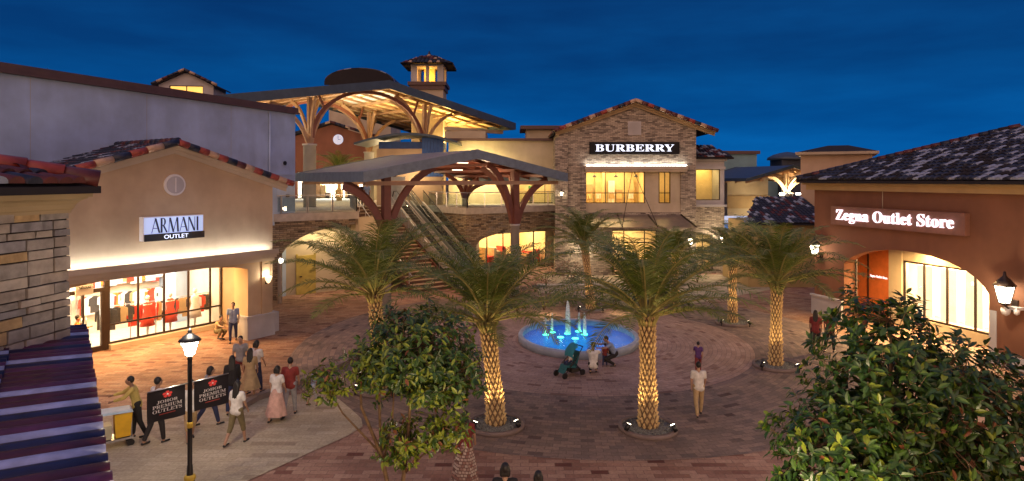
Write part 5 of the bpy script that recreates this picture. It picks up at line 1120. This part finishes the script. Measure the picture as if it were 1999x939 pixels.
leafy_tree('leafy_tree', 'slender multi stemmed leafy tree with a dark crown in front of the left palm', B1,
    [([B1, (-1.95, 10.5, 1.6), (-2.15, 10.5, 2.5), (-2.45, 10.4, 3.3), (-2.5, 10.5, 4.0)], [.045, .04, .034, .022, .012]), ([B1, (-1.82, 10.5, 1.8), (-1.72, 10.5, 2.6), (-1.65, 10.5, 3.6), (-1.5, 10.5, 4.3)], [.045, .038, .03, .022, .012]),
     ([(-2.15, 10.5, 2.5), (-2.2, 10.6, 3.4), (-2.1, 10.6, 4.0)], [.026, .02, .01]), ([(-2.15, 10.5, 2.5), (-2.75, 10.4, 3.2), (-3.1, 10.4, 3.8)], [.02, .014, .006]), ([(-2.1, 10.5, 2.4), (-1.95, 10.45, 3.1), (-1.9, 10.4, 3.9)], [.02, .015, .008]),
     ([(-1.74, 10.5, 2.4), (-1.2, 10.4, 3.0), (-.9, 10.4, 3.7)], [.022, .016, .008]), ([(-1.74, 10.5, 2.2), (-1.3, 10.3, 2.7), (-.9, 10.2, 3.0)], [.018, .012, .006])],
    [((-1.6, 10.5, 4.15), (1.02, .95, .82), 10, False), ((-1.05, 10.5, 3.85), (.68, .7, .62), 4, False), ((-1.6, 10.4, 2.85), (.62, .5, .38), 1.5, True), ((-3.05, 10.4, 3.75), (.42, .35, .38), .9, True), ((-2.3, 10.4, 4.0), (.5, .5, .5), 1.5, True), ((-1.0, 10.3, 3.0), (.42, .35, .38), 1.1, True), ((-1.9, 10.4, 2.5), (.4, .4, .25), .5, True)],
    900, 8, .135, .055, pal_a, 12, droop=.6)
def pal_b(u, tone, uplit, p):
    if uplit: return 2 if u < .38 else (3 if u < .40 else (1 if u < .85 else 0))  # more yellow green leaves here stand in for light from below
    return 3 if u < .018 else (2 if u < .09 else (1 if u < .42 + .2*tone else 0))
B2 = (4.95, 8.3, 0)
leafy_tree('leafy_tree', 'large broad leaved tree with glossy dark and yellow green leaves in the lower right corner', B2,
    [([B2, (4.95, 8.3, 1.5), (4.9, 8.3, 3.0), (4.85, 8.2, 4.2), (4.85, 8.2, 5.2)], [.08, .07, .05, .03, .01]), ([(4.95, 8.3, 1.8), (4.4, 8.1, 2.8), (4.1, 8.0, 3.7)], [.045, .035, .015]), ([(4.95, 8.3, 2.0), (5.6, 8.4, 3.1), (6.0, 8.4, 4.2)], [.045, .035, .015]), ([(4.9, 8.3, 3.0), (5.3, 7.9, 3.8), (5.5, 7.8, 4.6)], [.03, .02, .01]), ([(4.9, 8.3, 2.6), (4.7, 7.7, 3.3), (4.5, 7.5, 4.0)], [.03, .02, .01])],
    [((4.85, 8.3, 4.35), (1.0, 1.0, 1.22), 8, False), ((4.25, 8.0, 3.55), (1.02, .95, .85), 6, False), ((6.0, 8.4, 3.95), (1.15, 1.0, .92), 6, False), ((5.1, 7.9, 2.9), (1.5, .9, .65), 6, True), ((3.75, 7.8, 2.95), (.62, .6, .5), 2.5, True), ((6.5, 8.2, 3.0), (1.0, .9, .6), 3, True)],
    1900, 9, .145, .068, pal_b, 23)
# low shrubs before the far shops
def shrub(label, x, y, r, h, seed, red=False, z=0):
    q = random.Random(seed); t_ = thing('shrub', label, 'shrub', (x, y, z)); m = MB(); b_ = MB()
    for i in range(6): a = q.uniform(0, 6.28); b_.tube([(0, 0, 0), (r*.5*math.cos(a), r*.5*math.sin(a), h*.7)], [.02, .006], 4)
    for i in range(int(220*r*2)):
        a = q.uniform(0, 6.28); t = q.random(); rr = r*math.sqrt(q.random())*(.6+.5*math.sin(math.pi*t)); p = Vector((rr*math.cos(a), rr*math.sin(a), h*(.1+.9*t)))
        leaf(m, q, p, Vector((math.cos(a), math.sin(a), q.uniform(-.2, .9))), Vector((q.uniform(-.4, .4), q.uniform(-.4, .4), 1)).normalized(), .17, .075, q.choice([0, 1, 3, 3] if red else [0, 1, 1, 2]))
    b_.build('stem', M['bark'], t_); m.build('foliage', [M['leafd'], M['leafm'], M['leafl'], M['leafr']], t_)
shrub('rust coloured shrub before the lit shop under the walkway, nearest the column', 2.2, 42, .9, 1.7, 1, True); shrub('rust coloured shrub left of the dark palm behind the fountain', 3.9, 42.3, .8, 1.5, 2, True)
shrub('dark green shrub at the left edge of the fountain circle', -1.2, 30.5, .45, .6, 3); shrub('green shrub right of the stone shop entrance', 12.6, 43.5, .8, 1.3, 4); shrub('dark shrub behind the foot of the dark palm', 4.6, 35.2, .55, 1.0, 5)
shrub('red leaved climbing shrub on the walkway right of the side wing', 17.4, 47.5, .9, 4.2, 6, True)

for i, (px, py, r_, h_) in enumerate(((1010, 612, .7, 1.1), (1062, 606, .8, 1.3), (1105, 600, .7, 1.0), (1205, 600, .8, 1.2), (1262, 604, .6, 1.0), (930, 640, .5, .8))):
    v = ground(px, py); shrub('golden green shrub behind the fountain, ' + ['leftmost beside the left palm', 'second from the left palm', 'left of the dark palm trunk', 'right of the dark palm trunk', 'half behind the foreground palm', 'low one left of the brightest trunk'][i], v.x, v.y, r_, h_, 30+i)
light('bed_light', 'POINT', (1.8, 33.0, .5), 30, (1, .68, .3), .1); light('bed_light', 'POINT', (5.6, 33.4, .5), 26, (1, .68, .3), .1)

# ------------------------------------------------------------------ street lamp and banners
LP = (-7.32, 14.55)
sl_ = thing('street_lamp', 'black street lamp with a bright glass lantern and yellow collars on the left', 'street lamp', (LP[0], LP[1], 0))
k = MB(); k.lathe([(.14, 0), (.14, .04), (.11, .10), (.085, .2), (.07, .3), (.06, .5), (.052, .52), (.048, 2.9), (.06, 2.92), (.035, 2.98)], 14); k.build('pole', M['black'], sl_)
k = MB(); k.lathe([(.10, .16), (.125, .19), (.125, .25), (.09, .29)], 14); k.lathe([(.058, 1.36), (.066, 1.38), (.066, 1.47), (.058, 1.49)], 14); k.build('collar', M['gold'], sl_)
k = MB(); k.lathe([(.05, 2.98), (.10, 3.0), (.11, 3.02)], 10)
k.lathe([(.24, 3.33), (.25, 3.345), (.17, 3.42), (.07, 3.49), (.04, 3.52), (.05, 3.55), (.01, 3.62)], 12)
for i in range(6): a = i*math.pi/3; k.tube([(.11*math.cos(a), .11*math.sin(a), 3.02), (.21*math.cos(a), .21*math.sin(a), 3.34)], .009, 4)
k.build('lantern_frame', M['black'], sl_)
k = MB(); k.lathe([(.095, 3.025), (.195, 3.325)], 12); k.build('glass_shade', M['lampcool'], sl_)
light('bulb', 'POINT', (0, 0, 2.9), 150, (1, .80, .56), .15, sl_); light('bulb', 'POINT', (0, 0, 3.75), 90, (1, .86, .66), .2, sl_)
bd = Vector((1.02, 1.23, 0)).normalized(); BA = math.atan2(bd.y, bd.x)
def banner(label, off):
    b_ = thing('banner', label, 'banner', (LP[0], LP[1], 0), BA, 'banners on the lamp post')
    x0, x1 = (off, off+.80); nx, nz_ = 10, 8; vs = []
    sgn = 1 if off > 0 else -1
    for fy in (0, .006):
        for j in range(nz_+1):
            for i in range(nx+1):
                u = i/nx; v = j/nz_; x = x0 + .80*u; z = 1.69 + .68*v; yy = .03*math.sin(u*6+v*2)*(1-v*.8)
                vs.append((x, yy+fy, z))
    n1 = (nx+1)*(nz_+1); fs = []
    for j in range(nz_):
        for i in range(nx): a = j*(nx+1)+i; fs += [(a, a+1, a+nx+2, a+nx+1), (n1+a, n1+a+nx+1, n1+a+nx+2, n1+a+1)]
    m = MB(); m.add(vs, fs, 0, True); m.build('cloth', plain('banner_black', (.012, .010, .014), .7), b_)
    k = MB(); k.tube([(.04*sgn, 0, 2.38), (x1 if off > 0 else x0, 0, 2.38)], .012, 6); k.build('arm', M['chrome'], b_)
    cx = (x0+x1)/2
    e = MB(); zc = 2.26
    for i in range(5):
        a0 = math.pi/2 + i*2*math.pi/5; pts = [(0, 0)] + [(.105*math.cos(a0+da)*rr, .075*math.sin(a0+da)*rr) for da, rr in ((-.55, .75), (-.25, 1.0), (.25, 1.0), (.55, .75))]
        e.add([(cx+px_, -.040, zc+pz_) for px_, pz_ in pts], [(0, 1, 2, 3, 4)], 0)
    e.build('emblem', plain('emblem_red_glow', (.72, .05, .04), .6, emit=(.9, .08, .06), es=.25), b_)  # printed emblem with a faint red glow added to its colour
    e = MB(); e.ball((cx, -.044, zc), (.022, .004, .018), 8, 5); e.build('emblem_heart', M['white'], b_)
    for t_, z, w_ in (('JOHOR', 2.115, .44), ('PREMIUM', 2.02, .62), ('OUTLETS', 1.925, .62)):
        text('lettering', t_, .08, M['white'], b_, (cx, -.042, z), width=w_, height=.072, ext=.002)
    k = MB(); k.box(cx-.17, cx+.17, -.042, -.038, 1.835, 1.855); k.build('red_line', plain('line_red', (.35, .05, .04), .6), b_)
    return b_
banner('black banner with red flower emblem and white lettering left of the lamp post', -.90); banner('black banner with red flower emblem and white lettering right of the lamp post', .10)

# copies of the lamp, added out of view to light the near plaza
for (x, y, lb) in ((2.2, 5.8, 'added unseen black street lamp below the viewpoint between the two leafy trees'), (-1.4, 5.6, 'added unseen black street lamp below the viewpoint near the tiled roof'), (9.9, 11.2, 'added black street lamp out of view right of the big leafy tree'), (15.6, 16.5, 'added black street lamp out of view on the path before the terracotta shop')):
    o_ = copy_tree(sl_); o_.location = (x, y, 0); o_['label'] = lb
    for ch in o_.children:
        if ch.type == 'LIGHT': ch.data = ch.data.copy(); ch.data.energy *= 1.1 if x < 0 else 2.4; ch.data.color = (1, .74, .46)
# ------------------------------------------------------------------ people
PEND = []
def cone(mb, p0, r0, p1, r1, seg=10):
    p0 = Vector(p0); p1 = Vector(p1); d = p1 - p0
    L = d.length; d = d/L if L > 1e-5 else Vector((0, 0, 1))
    pts, rs = [], []
    for t in (-1, -.86, -.5): pts.append(p0 + d*r0*t); rs.append(r0*math.sqrt(max(1-t*t, .0004)))
    pts.append(p0); rs.append(r0); pts.append(p1); rs.append(r1)
    for t in (.5, .86, 1): pts.append(p1 + d*r1*t); rs.append(r1*math.sqrt(max(1-t*t, .0004)))
    mb.tube(pts, rs, seg)
def person(label, x, y, face, h=1.68, top='white', bottom='black', hair='short', legs=(12, -12), knees=(6, 14), arms=(10, -8), elbows=(18, 14), lean=3, z=0, sleeve='short', skirt=None, skin='skin', shorts=False, cat='person', group=None, shoes=True, female=False, headpitch=8, kneel=False):
    """face: heading in degrees, 0 = towards -Y (the camera). angles in degrees, forward positive"""
    F = Vector((0, -1, 0)); Xv = Vector((1, 0, 0)); Z = Vector((0, 0, 1))
    def dirp(p, ab=0): return (F*math.sin(R(p)) - Z*math.cos(R(p)) + Xv*ab).normalized()
    P = {}; sh = .165 if female else .185
    hipw = .085
    joints = []
    for i, sx in enumerate((-1, 1)):
        hp = Vector((sx*hipw, 0, 0)); kn = hp + dirp(legs[i], sx*.05)*.44; ak = kn + dirp(legs[i]-knees[i], 0)*.42
        joints.append((hp, kn, ak))
    low = min(j[2].z for j in joints); H0 = -low + .085
    off = Vector((0, 0, H0)); joints = [[v + off for v in j] for j in joints]
    up_ = (Z*math.cos(R(lean)) + F*math.sin(R(lean))); pel = off.copy(); waist = pel + up_*.17; chest = pel + up_*.40; neck = pel + up_*.54
    hd_dir = (Z*math.cos(R(lean*.5+headpitch)) + F*math.sin(R(lean*.5+headpitch))); head = neck + hd_dir*.155 + F*.015
    b_ = MB(); T = MB(); Bm = MB(); Hm = MB(); Sm = MB(); Em = MB()
    # torso (wider than deep: two parallel chains)
    for sx in (-1, 1):
        cone(b_, pel + Xv*sx*.055, .105, waist + Xv*sx*.04, .095); cone(b_, waist + Xv*sx*.04, .095, chest + Xv*sx*.06, .11); cone(b_, chest + Xv*sx*.06 + up_*.04, .085, pel + up_*.49 + Xv*sx*(sh-.045), .055)
        cone(T, pel + Xv*sx*.058 + up_*.0, .134, waist + Xv*sx*.045, .114); cone(T, waist + Xv*sx*.045, .112, chest + Xv*sx*.065, .126); cone(T, chest + Xv*sx*.065 + up_*.04, .10, pel + up_*.485 + Xv*sx*(sh-.045), .072)
    cone(b_, chest, .09, neck, .052); cone(b_, neck, .05, head - hd_dir*.05, .05)
    b_.ball(head, (.076, .095, .112), 14, 10); b_.ball(head + F*.035 - hd_dir*.055, (.055, .06, .055), 12, 8); b_.ball(head + F*.10 - hd_dir*.02, (.013, .018, .022), 8, 6)
    for sx in (-1, 1): b_.ball(head + Xv*sx*.078 - hd_dir*.01, (.014, .022, .032), 8, 6); Em.ball(head + Xv*sx*.030 + F*.088 + hd_dir*.012, (.011, .008, .007), 8, 5)
    Em.ball(head + F*.095 - hd_dir*.062, (.022, .006, .005), 8, 4)
    # arms
    for i, sx in enumerate((-1, 1)):
        s_ = pel + up_*.485 + Xv*sx*sh; ua = dirp(arms[i] + lean*.5, sx*.16); el = s_ + ua*.27; fa = dirp(arms[i] + elbows[i] + lean*.5, -sx*.04); wr = el + fa*.235
        cone(b_, s_, .050, el, .038); cone(b_, el, .037, wr, .025)
        palm = wr + fa*.045; cone(b_, wr, .024, palm + fa*.025, .028, 8)
        side = Xv*sx
        fw = fa.cross(side); fw.normalize()
        for f_ in range(4):
            o_ = fw*((f_-1.5)*.019); p0 = palm + fa*.03 + o_; L_ = (.062, .072, .068, .052)[f_]; p1 = p0 + fa*L_*.55 - side*.006; p2 = p1 + (fa*.8 - side*.6).normalized()*L_*.45; cone(b_, p0, .009, p1, .0085, 6); cone(b_, p1, .0085, p2, .007, 6)
        th = palm - fa*.01 + F*.02; cone(b_, th, .011, th + (fa*.6 + F*.7).normalized()*.05, .009, 6)
        te = s_ + ua*(.27 if sleeve == 'long' else .17); cone(T, s_, .067, te, .056)
        if sleeve == 'long': cone(T, el, .054, wr - fa*.02, .042)
    # legs
    foot_f = []
    for i, (hp, kn, ak) in enumerate(joints):
        cone(b_, hp, .085, kn, .055); cone(b_, kn, .054, ak, .037); cone(b_, ak + Vector((0, .02, -.045)), .035, ak + Vector((0, -.13, -.06)), .026, 8)
        cone(Bm, hp + Vector((0, 0, .05)), .112, hp, .108); cone(Bm, hp, .106, kn, .074)
        if not shorts: cone(Bm, kn, .074, ak + (kn-ak)*.12, .056)
        else: cone(Bm, kn, .072, kn + (ak-kn)*.25, .068)
        if shoes: cone(Sm, ak + Vector((0, .03, -.05)), .040, ak + Vector((0, -.15, -.055)), .033, 8)
    if not skirt: 
        for sx in (-1, 1): cone(Bm, pel + Xv*sx*.055, .118, pel + Xv*sx*.05 + up_*.10, .112)
    if skirt:
        lng = skirt; z0 = pel + up_*.12; n = 12; zb = max(.06, H0 - lng)
        prof = []; 
        for j in range(n+1):
            t = j/n; prof.append((t, z0.z + (zb - z0.z)*t))
        sg_ = 28; vs = []
        for t, zz in prof:
            for k_ in range(sg_):
                a = 2*math.pi*k_/sg_; rr = (.125 + .17*t**.8)*(1 + .09*t*math.sin(a*6+1)); vs.append((rr*1.12*math.cos(a), z0.y*(1-t) + rr*.95*math.sin(a) + .03*t, zz))
        Bm = MB(); Bm.add(vs, [(i*sg_+k_, (i+1)*sg_+k_, (i+1)*sg_+(k_+1) % sg_, i*sg_+(k_+1) % sg_) for i in range(n) for k_ in range(sg_)] + [tuple(range(sg_))], 0, True)
    # hair
    Hm.ball(head - F*.018 + hd_dir*.022, (.088, .100, .108), 14, 10)
    if hair == 'long':
        for sx in (-.6, .0, .6): cone(Hm, head - F*.06 + Xv*sx*.08, .05, head - F*.10 + Xv*sx*.1 - up_*.32, .042)
    elif hair == 'tail': cone(Hm, head - F*.10 + hd_dir*.03, .035, head - F*.16 - up_*.22, .018)
    elif hair == 'bob': 
        for sx in (-1, 0, 1): cone(Hm, head - F*.05 + Xv*sx*.055, .052, head - F*.05 + Xv*sx*.06 - hd_dir*.09, .045)
    t_ = thing('person', label, cat, (x, y, z), R(face), group)
    s_ = h/1.70; t_.scale = (s_,)*3
    def rem(mb, name, mat, vox, par): 
        o = mb.build(name, mat, par); m_ = o.modifiers.new('r', 'REMESH'); m_.mode = 'VOXEL'; m_.voxel_size = vox; m_.use_smooth_shade = True; sm_ = o.modifiers.new('s', 'SMOOTH'); sm_.iterations = 3; sm_.factor = .5; PEND.append(o); return o
    bd_ = rem(b_, 'body', M[skin], .0105, t_)
    rem(T, 'shirt', CL[top], .017, t_)
    if skirt: Bm.build('skirt', CL[bottom], t_)
    else: rem(Bm, 'shorts' if shorts else 'trousers', CL[bottom], .017, t_)
    # keep hair off the face
    ho = rem(Hm, 'hair', M['hair'], .014, t_); ho.location = (0, .014, .012)
    if shoes: rem(Sm, 'shoes', M['black'] if shoes is True else CL[shoes], .014, t_)
    Em.build('face_features', M['eye'], t_)
    return t_
cc_ = lambda n, c: plain('cloth_' + n, c, .85, var=.2, scale=7, bstr=.1)
CL = dict(white=cc_('offwhite', (.68, .66, .64)), black=cc_('black', (.02, .018, .02)), yellow=cc_('yellow', (.55, .42, .12)), olive=cc_('olive', (.17, .14, .07)), maroon=cc_('maroon', (.24, .035, .03)), pink=cc_('pink', (.60, .38, .32)),
    grey=cc_('grey', (.30, .30, .32)), tan=cc_('khaki', (.42, .30, .16)), navy=cc_('navy', (.03, .04, .10)), purple=cc_('purple', (.10, .04, .16)), orange=cc_('tangerine', (.85, .22, .04)), redd=cc_('darkred', (.20, .03, .03)), blue=cc_('blue', (.25, .33, .5)), plaid=brickmat('cloth_plaid', [(0, (.30, .10, .07)), (.5, (.62, .48, .38)), (1, (.7, .62, .5))], (.2, .1, .08), .09, .07, .01), green=cc_('green', (.12, .5, .1)))
def pg(px, py): v = ground(px, py); return v.x, v.y
A = lambda px, py: dict(zip(('x', 'y'), pg(px, py)))
person('cleaner in yellow shirt and black trousers leaning over the cart', **A(268, 855), face=-62, h=1.66, top='yellow', bottom='black', arms=(48, 40), elbows=(25, 30), lean=14, legs=(10, -8), skin='skind', sleeve='long')
person('man in white shirt and black trousers standing behind the left banner', **A(305, 866), face=150, h=1.70, top='white', bottom='black', arms=(22, 10), elbows=(40, 20), sleeve='long', skin='skind')
person('person in white with khaki shorts standing right behind the lamp post', **A(372, 862), face=40, h=1.62, top='white', bottom='tan', shorts=True, legs=(14, -12))
person('person in grey with dark trousers walking behind the right banner', **A(408, 832), face=140, h=1.66, top='grey', bottom='navy', legs=(18, -16), knees=(5, 22), hair='bob')
person('woman with long black hair, white top with dark backpack and olive trousers seen from behind', **A(462, 868), face=165, h=1.64, top='white', bottom='olive', shorts=True, hair='long', legs=(16, -14), knees=(4, 20), female=True)
person('woman in dark clothes with long hair left of the white topped woman', **A(453, 806), face=200, h=1.66, top='black', bottom='navy', hair='long', female=True, sleeve='long')
person('person in grey shirt farthest back in the group by the planter kerb', **A(470, 752), face=10, h=1.64, top='grey', bottom='redd', skin='skin')
person('dark haired woman in a tan dress at the right of the planter group', **A(488, 782), face=190, h=1.60, top='tan', bottom='tan', hair='long', skirt=.5, female=True)
person('person in white and black shirt at the right edge of the planter group', **A(499, 768), face=160, h=1.68, top='white', bottom='navy', hair='bob')
person('girl in white top and long pale pink skirt walking', **A(540, 822), face=170, h=1.55, top='white', bottom='pink', skirt=.72, hair='bob', female=True)
person('man in maroon shirt walking beside the pink skirted girl', **A(566, 812), face=185, h=1.68, top='maroon', bottom='grey', legs=(14, -14), knees=(4, 18))
person('pale child in blue grey near the tip of the cream path', **A(612, 792), face=120, h=1.10, top='blue', bottom='grey', shorts=True)
person('person in grey standing against the pier of the beige shop', **A(455, 668), face=20, h=1.68, top='blue', bottom='navy')
person('person in tan crouching beside the shop window sill', **A(425, 662), face=60, h=1.60, top='tan', bottom='olive', legs=(105, 95), knees=(140, 135), lean=22, arms=(55, 50), elbows=(20, 40))
v = w_arm(2.62, 3.0, 0); person('shopper in bright orange walking in through the shop door', v.x, v.y, 120, h=1.66, top='orange', bottom='tan', arms=(40, -15), elbows=(60, 20), sleeve='long', legs=(16, -14))
person('person in white shirt crouching behind the pushchair at the fountain', **A(1158, 732), face=172, h=1.68, top='white', bottom='black', legs=(108, 100), knees=(138, 134), lean=10, arms=(60, 60), elbows=(20, 25))
person('man in pale shirt crouching sideways on the fountain edge at right', **A(1200, 714), face=-75, h=1.66, top='blue', bottom='black', legs=(112, 70), knees=(130, 128), lean=30, arms=(58, 50), elbows=(30, 30), headpitch=20)
person('small child standing between the two crouching adults at the pool rim', **A(1181, 716), face=160, h=.85, top='redd', bottom='navy', hair='short')
person('man in white shirt and pale trousers walking on the paving right of the front palm', **A(1364, 812), face=175, h=1.56, top='white', bottom='tan', sleeve='short', legs=(16, -14), knees=(4, 20))
person('child in dark purple running on the pink paving', **A(1363, 728), face=165, h=1.12, top='purple', bottom='redd', legs=(24, -22), knees=(10, 40), arms=(-25, 30), elbows=(40, 50))
person('person in dark red shirt by the plinth of the terracotta shop', **A(1592, 690), face=150, h=1.68, top='redd', bottom='black', hair='long', female=True)
person('person in maroon partly hidden by the big leafy tree at right', **A(1620, 688), face=130, h=1.62, top='maroon', bottom='black', hair='bob')
person('woman in dark red top and long patterned pale skirt in the foreground', **A(908, 945), face=170, h=1.62, top='redd', bottom='plaid', skirt=.86, hair='long', female=True)
for i, (px, lab) in enumerate(((986, 'dark haired person whose head and shoulders rise at the bottom edge'), (1051, 'second dark haired person, only the top of the head at the bottom edge'))):
    person(lab, (px-999.5)*11.9/1250, 11.9, 178, h=(1.66, 1.52)[i], top='black', bottom='black', hair='bob')
# upper level
for (px, a, lab, tp, bt) in ((697, 0, 'guard in white shirt at the top of the stairs, leftmost of three', 'white', 'black'), (706, 20, 'dark clothed person in the middle of the three at the stair top', 'black', 'black'), (717, -15, 'person in pale blue shirt, rightmost of three at the stair top', 'blue', 'navy')):
    person(lab, (px-999.5)*46.9/1250, 46.9 + (.5 if px == 706 else 0), a, h=1.70, top=tp, bottom=bt, z=DZ)
person('shopper in white in the doorway of the stone shop', (1221-999.5)*45.6/1250, 45.6, 0, h=1.68, top='white', bottom='navy')
person('person in bright green behind the upper floor window left of the stone shop', 1.6, 53.6, 10, h=1.7, top='green', bottom='navy', z=DZ)

# ------------------------------------------------------------------ cleaner's cart and the pushchair
x, y = pg(222, 872)
ct = thing('cleaning_cart', 'cleaning cart with yellow bag and pale blue top beside the cleaner', 'cart', (x, y, 0), R(38))
k = MB(); k.box(-.42, .42, -.24, .24, .20, .25)
for a in (-.38, .38):
    for c in (-.2, .2): k.tube([(a, c, .2), (a, c, .92)], .018, 6)
k.tube([(-.5, -.2, .98), (-.38, -.2, .92), (.38, -.2, .92)], .016, 6); k.tube([(-.5, .2, .98), (-.38, .2, .92), (.38, .2, .92)], .016, 6); k.tube([(-.5, -.2, .98), (-.5, .2, .98)], .018, 6); k.build('frame', M['chrome'], ct)
k = MB(); k.hexa([(.02, -.2, .27), (.36, -.2, .27), (.36, .2, .27), (.02, .2, .27)], [(-.0, -.23, .88), (.40, -.23, .88), (.40, .23, .88), (-.0, .23, .88)]); k.build('bag', plain('bag_yellow', (.72, .42, .02), .6), ct)
k = MB(); k.hexa([(-.4, -.22, .92), (.42, -.24, .89), (.42, .24, .89), (-.4, .22, .92)], [(-.38, -.2, .97), (.38, -.22, .95), (.38, .22, .95), (-.38, .2, .99)]); k.build('lid', plain('lid_blue', (.38, .52, .66), .5), ct)
k = MB(); k.box(-.36, -.06, -.19, .19, .27, .62); k.build('bucket', plain('bucket_grey', (.45, .42, .30), .5), ct)
for a in (-.36, .36):
    for c in (-.2, .2): k = MB(); k.tube([(a, c-.02, .09), (a, c+.02, .09)], .09, 14, 0, False); k.tube([(a, c, .09), (a, c, .2)], .02, 6); k.build('wheel', M['black'], ct)
x, y = pg(1112, 733)
ps = thing('pushchair', 'pushchair with teal hood and seat beside the fountain', 'pushchair', (x, y, 0), R(-55))
k = MB()
for sx in (-.23, .23):
    k.tube([(sx, -.42, .12), (sx, .12, .62), (sx, .42, 1.02)], .016, 6); k.tube([(sx, .40, .12), (sx, .0, .55), (sx, -.18, .42)], .016, 6)
k.tube([(-.23, .42, 1.02), (.23, .42, 1.02)], .02, 6); k.tube([(-.23, -.25, .30), (.23, -.25, .30)], .014, 6); k.build('frame', M['black'], ps)
k = MB(); k.hexa([(-.2, -.25, .36), (.2, -.25, .36), (.2, .12, .30), (-.2, .12, .30)], [(-.2, -.25, .42), (.2, -.25, .42), (.2, .14, .38), (-.2, .14, .38)]); k.hexa([(-.2, .10, .33), (.2, .10, .33), (.2, .16, .33), (-.2, .16, .33)], [(-.2, .28, .85), (.2, .28, .85), (.2, .33, .85), (-.2, .33, .85)]); k.hexa([(-.17, -.40, .15), (.17, -.40, .15), (.17, -.36, .15), (-.17, -.36, .15)], [(-.19, -.27, .40), (.19, -.27, .40), (.19, -.23, .42), (-.19, -.23, .42)])
k.build('seat', plain('teal_fabric', (.02, .13, .15), .8), ps)
k = MB(); vs = []; n = 8
for i in range(n+1):
    a = R(10 + 95*i/n)
    for sx in (-1, -.6, 0, .6, 1): rr = .36*(1 - .12*abs(sx)**2); vs.append((sx*.23, .26 - rr*math.sin(a)*.95, .80 + rr*math.cos(a)*1.0 - .08*abs(sx)**3))
k.add(vs, [(i*5+j, i*5+j+1, (i+1)*5+j+1, (i+1)*5+j) for i in range(n) for j in range(4)], 0, True); k.build('hood', plain('teal_hood', (.02, .22, .30), .7), ps)
k = MB(); k.box(-.19, .19, -.05, .36, .14, .26); k.build('basket', M['dark'], ps)
for sx in (-.24, .24):
    for yy in (-.42, .40): k = MB(); k.tube([(sx-.02, yy, .11), (sx+.02, yy, .11)], .11, 16, 0, False); k.build('wheel', M['black'], ps)
# baby in it: a small seated figure
person('small child in pale top sitting in the pushchair', x+.02, y, -55, h=.78, top='white', bottom='navy', legs=(85, 85), knees=(60, 60), lean=-12, arms=(30, 30), elbows=(40, 40), z=.28)

# planter kerb on the left and small litter bins etc
pk = thing('planter_kerb', 'low curved stone kerb of a planting bed behind the group of people', 'kerb', (0, 0, 0))
k = MB(); pts = [ground(*p) for p in ((470, 800), (500, 782), (560, 760), (640, 728), (700, 700))]
for a, b_ in zip(pts[:-1], pts[1:]): k.bar(a + Vector((0, 0, .09)), b_ + Vector((0, 0, .09)), .22, .18)
k.build('kerb', M['kerb'], pk)
ws = thing('seat_wall', 'low pale stone seat wall before the lit shop under the walkway', 'low wall', (3.2, 39.5, 0)); k = MB(); k.box(-1.6, 2.2, -.2, .2, 0, .45); k.box(-1.65, 2.25, -.25, .25, .45, .52); k.build('wall', M['slab'], ws)

# bake the remeshed figures so every body is one plain mesh
bpy.context.view_layer.update(); dg = bpy.context.evaluated_depsgraph_get()
baked = [(o, bpy.data.meshes.new_from_object(o.evaluated_get(dg))) for o in PEND]
for o, me in baked:
    mats = list(o.data.materials); o.modifiers.clear(); o.data = me
    if not me.materials:
        for m_ in mats: me.materials.append(m_)
    me.polygons.foreach_set('use_smooth', [True]*len(me.polygons))
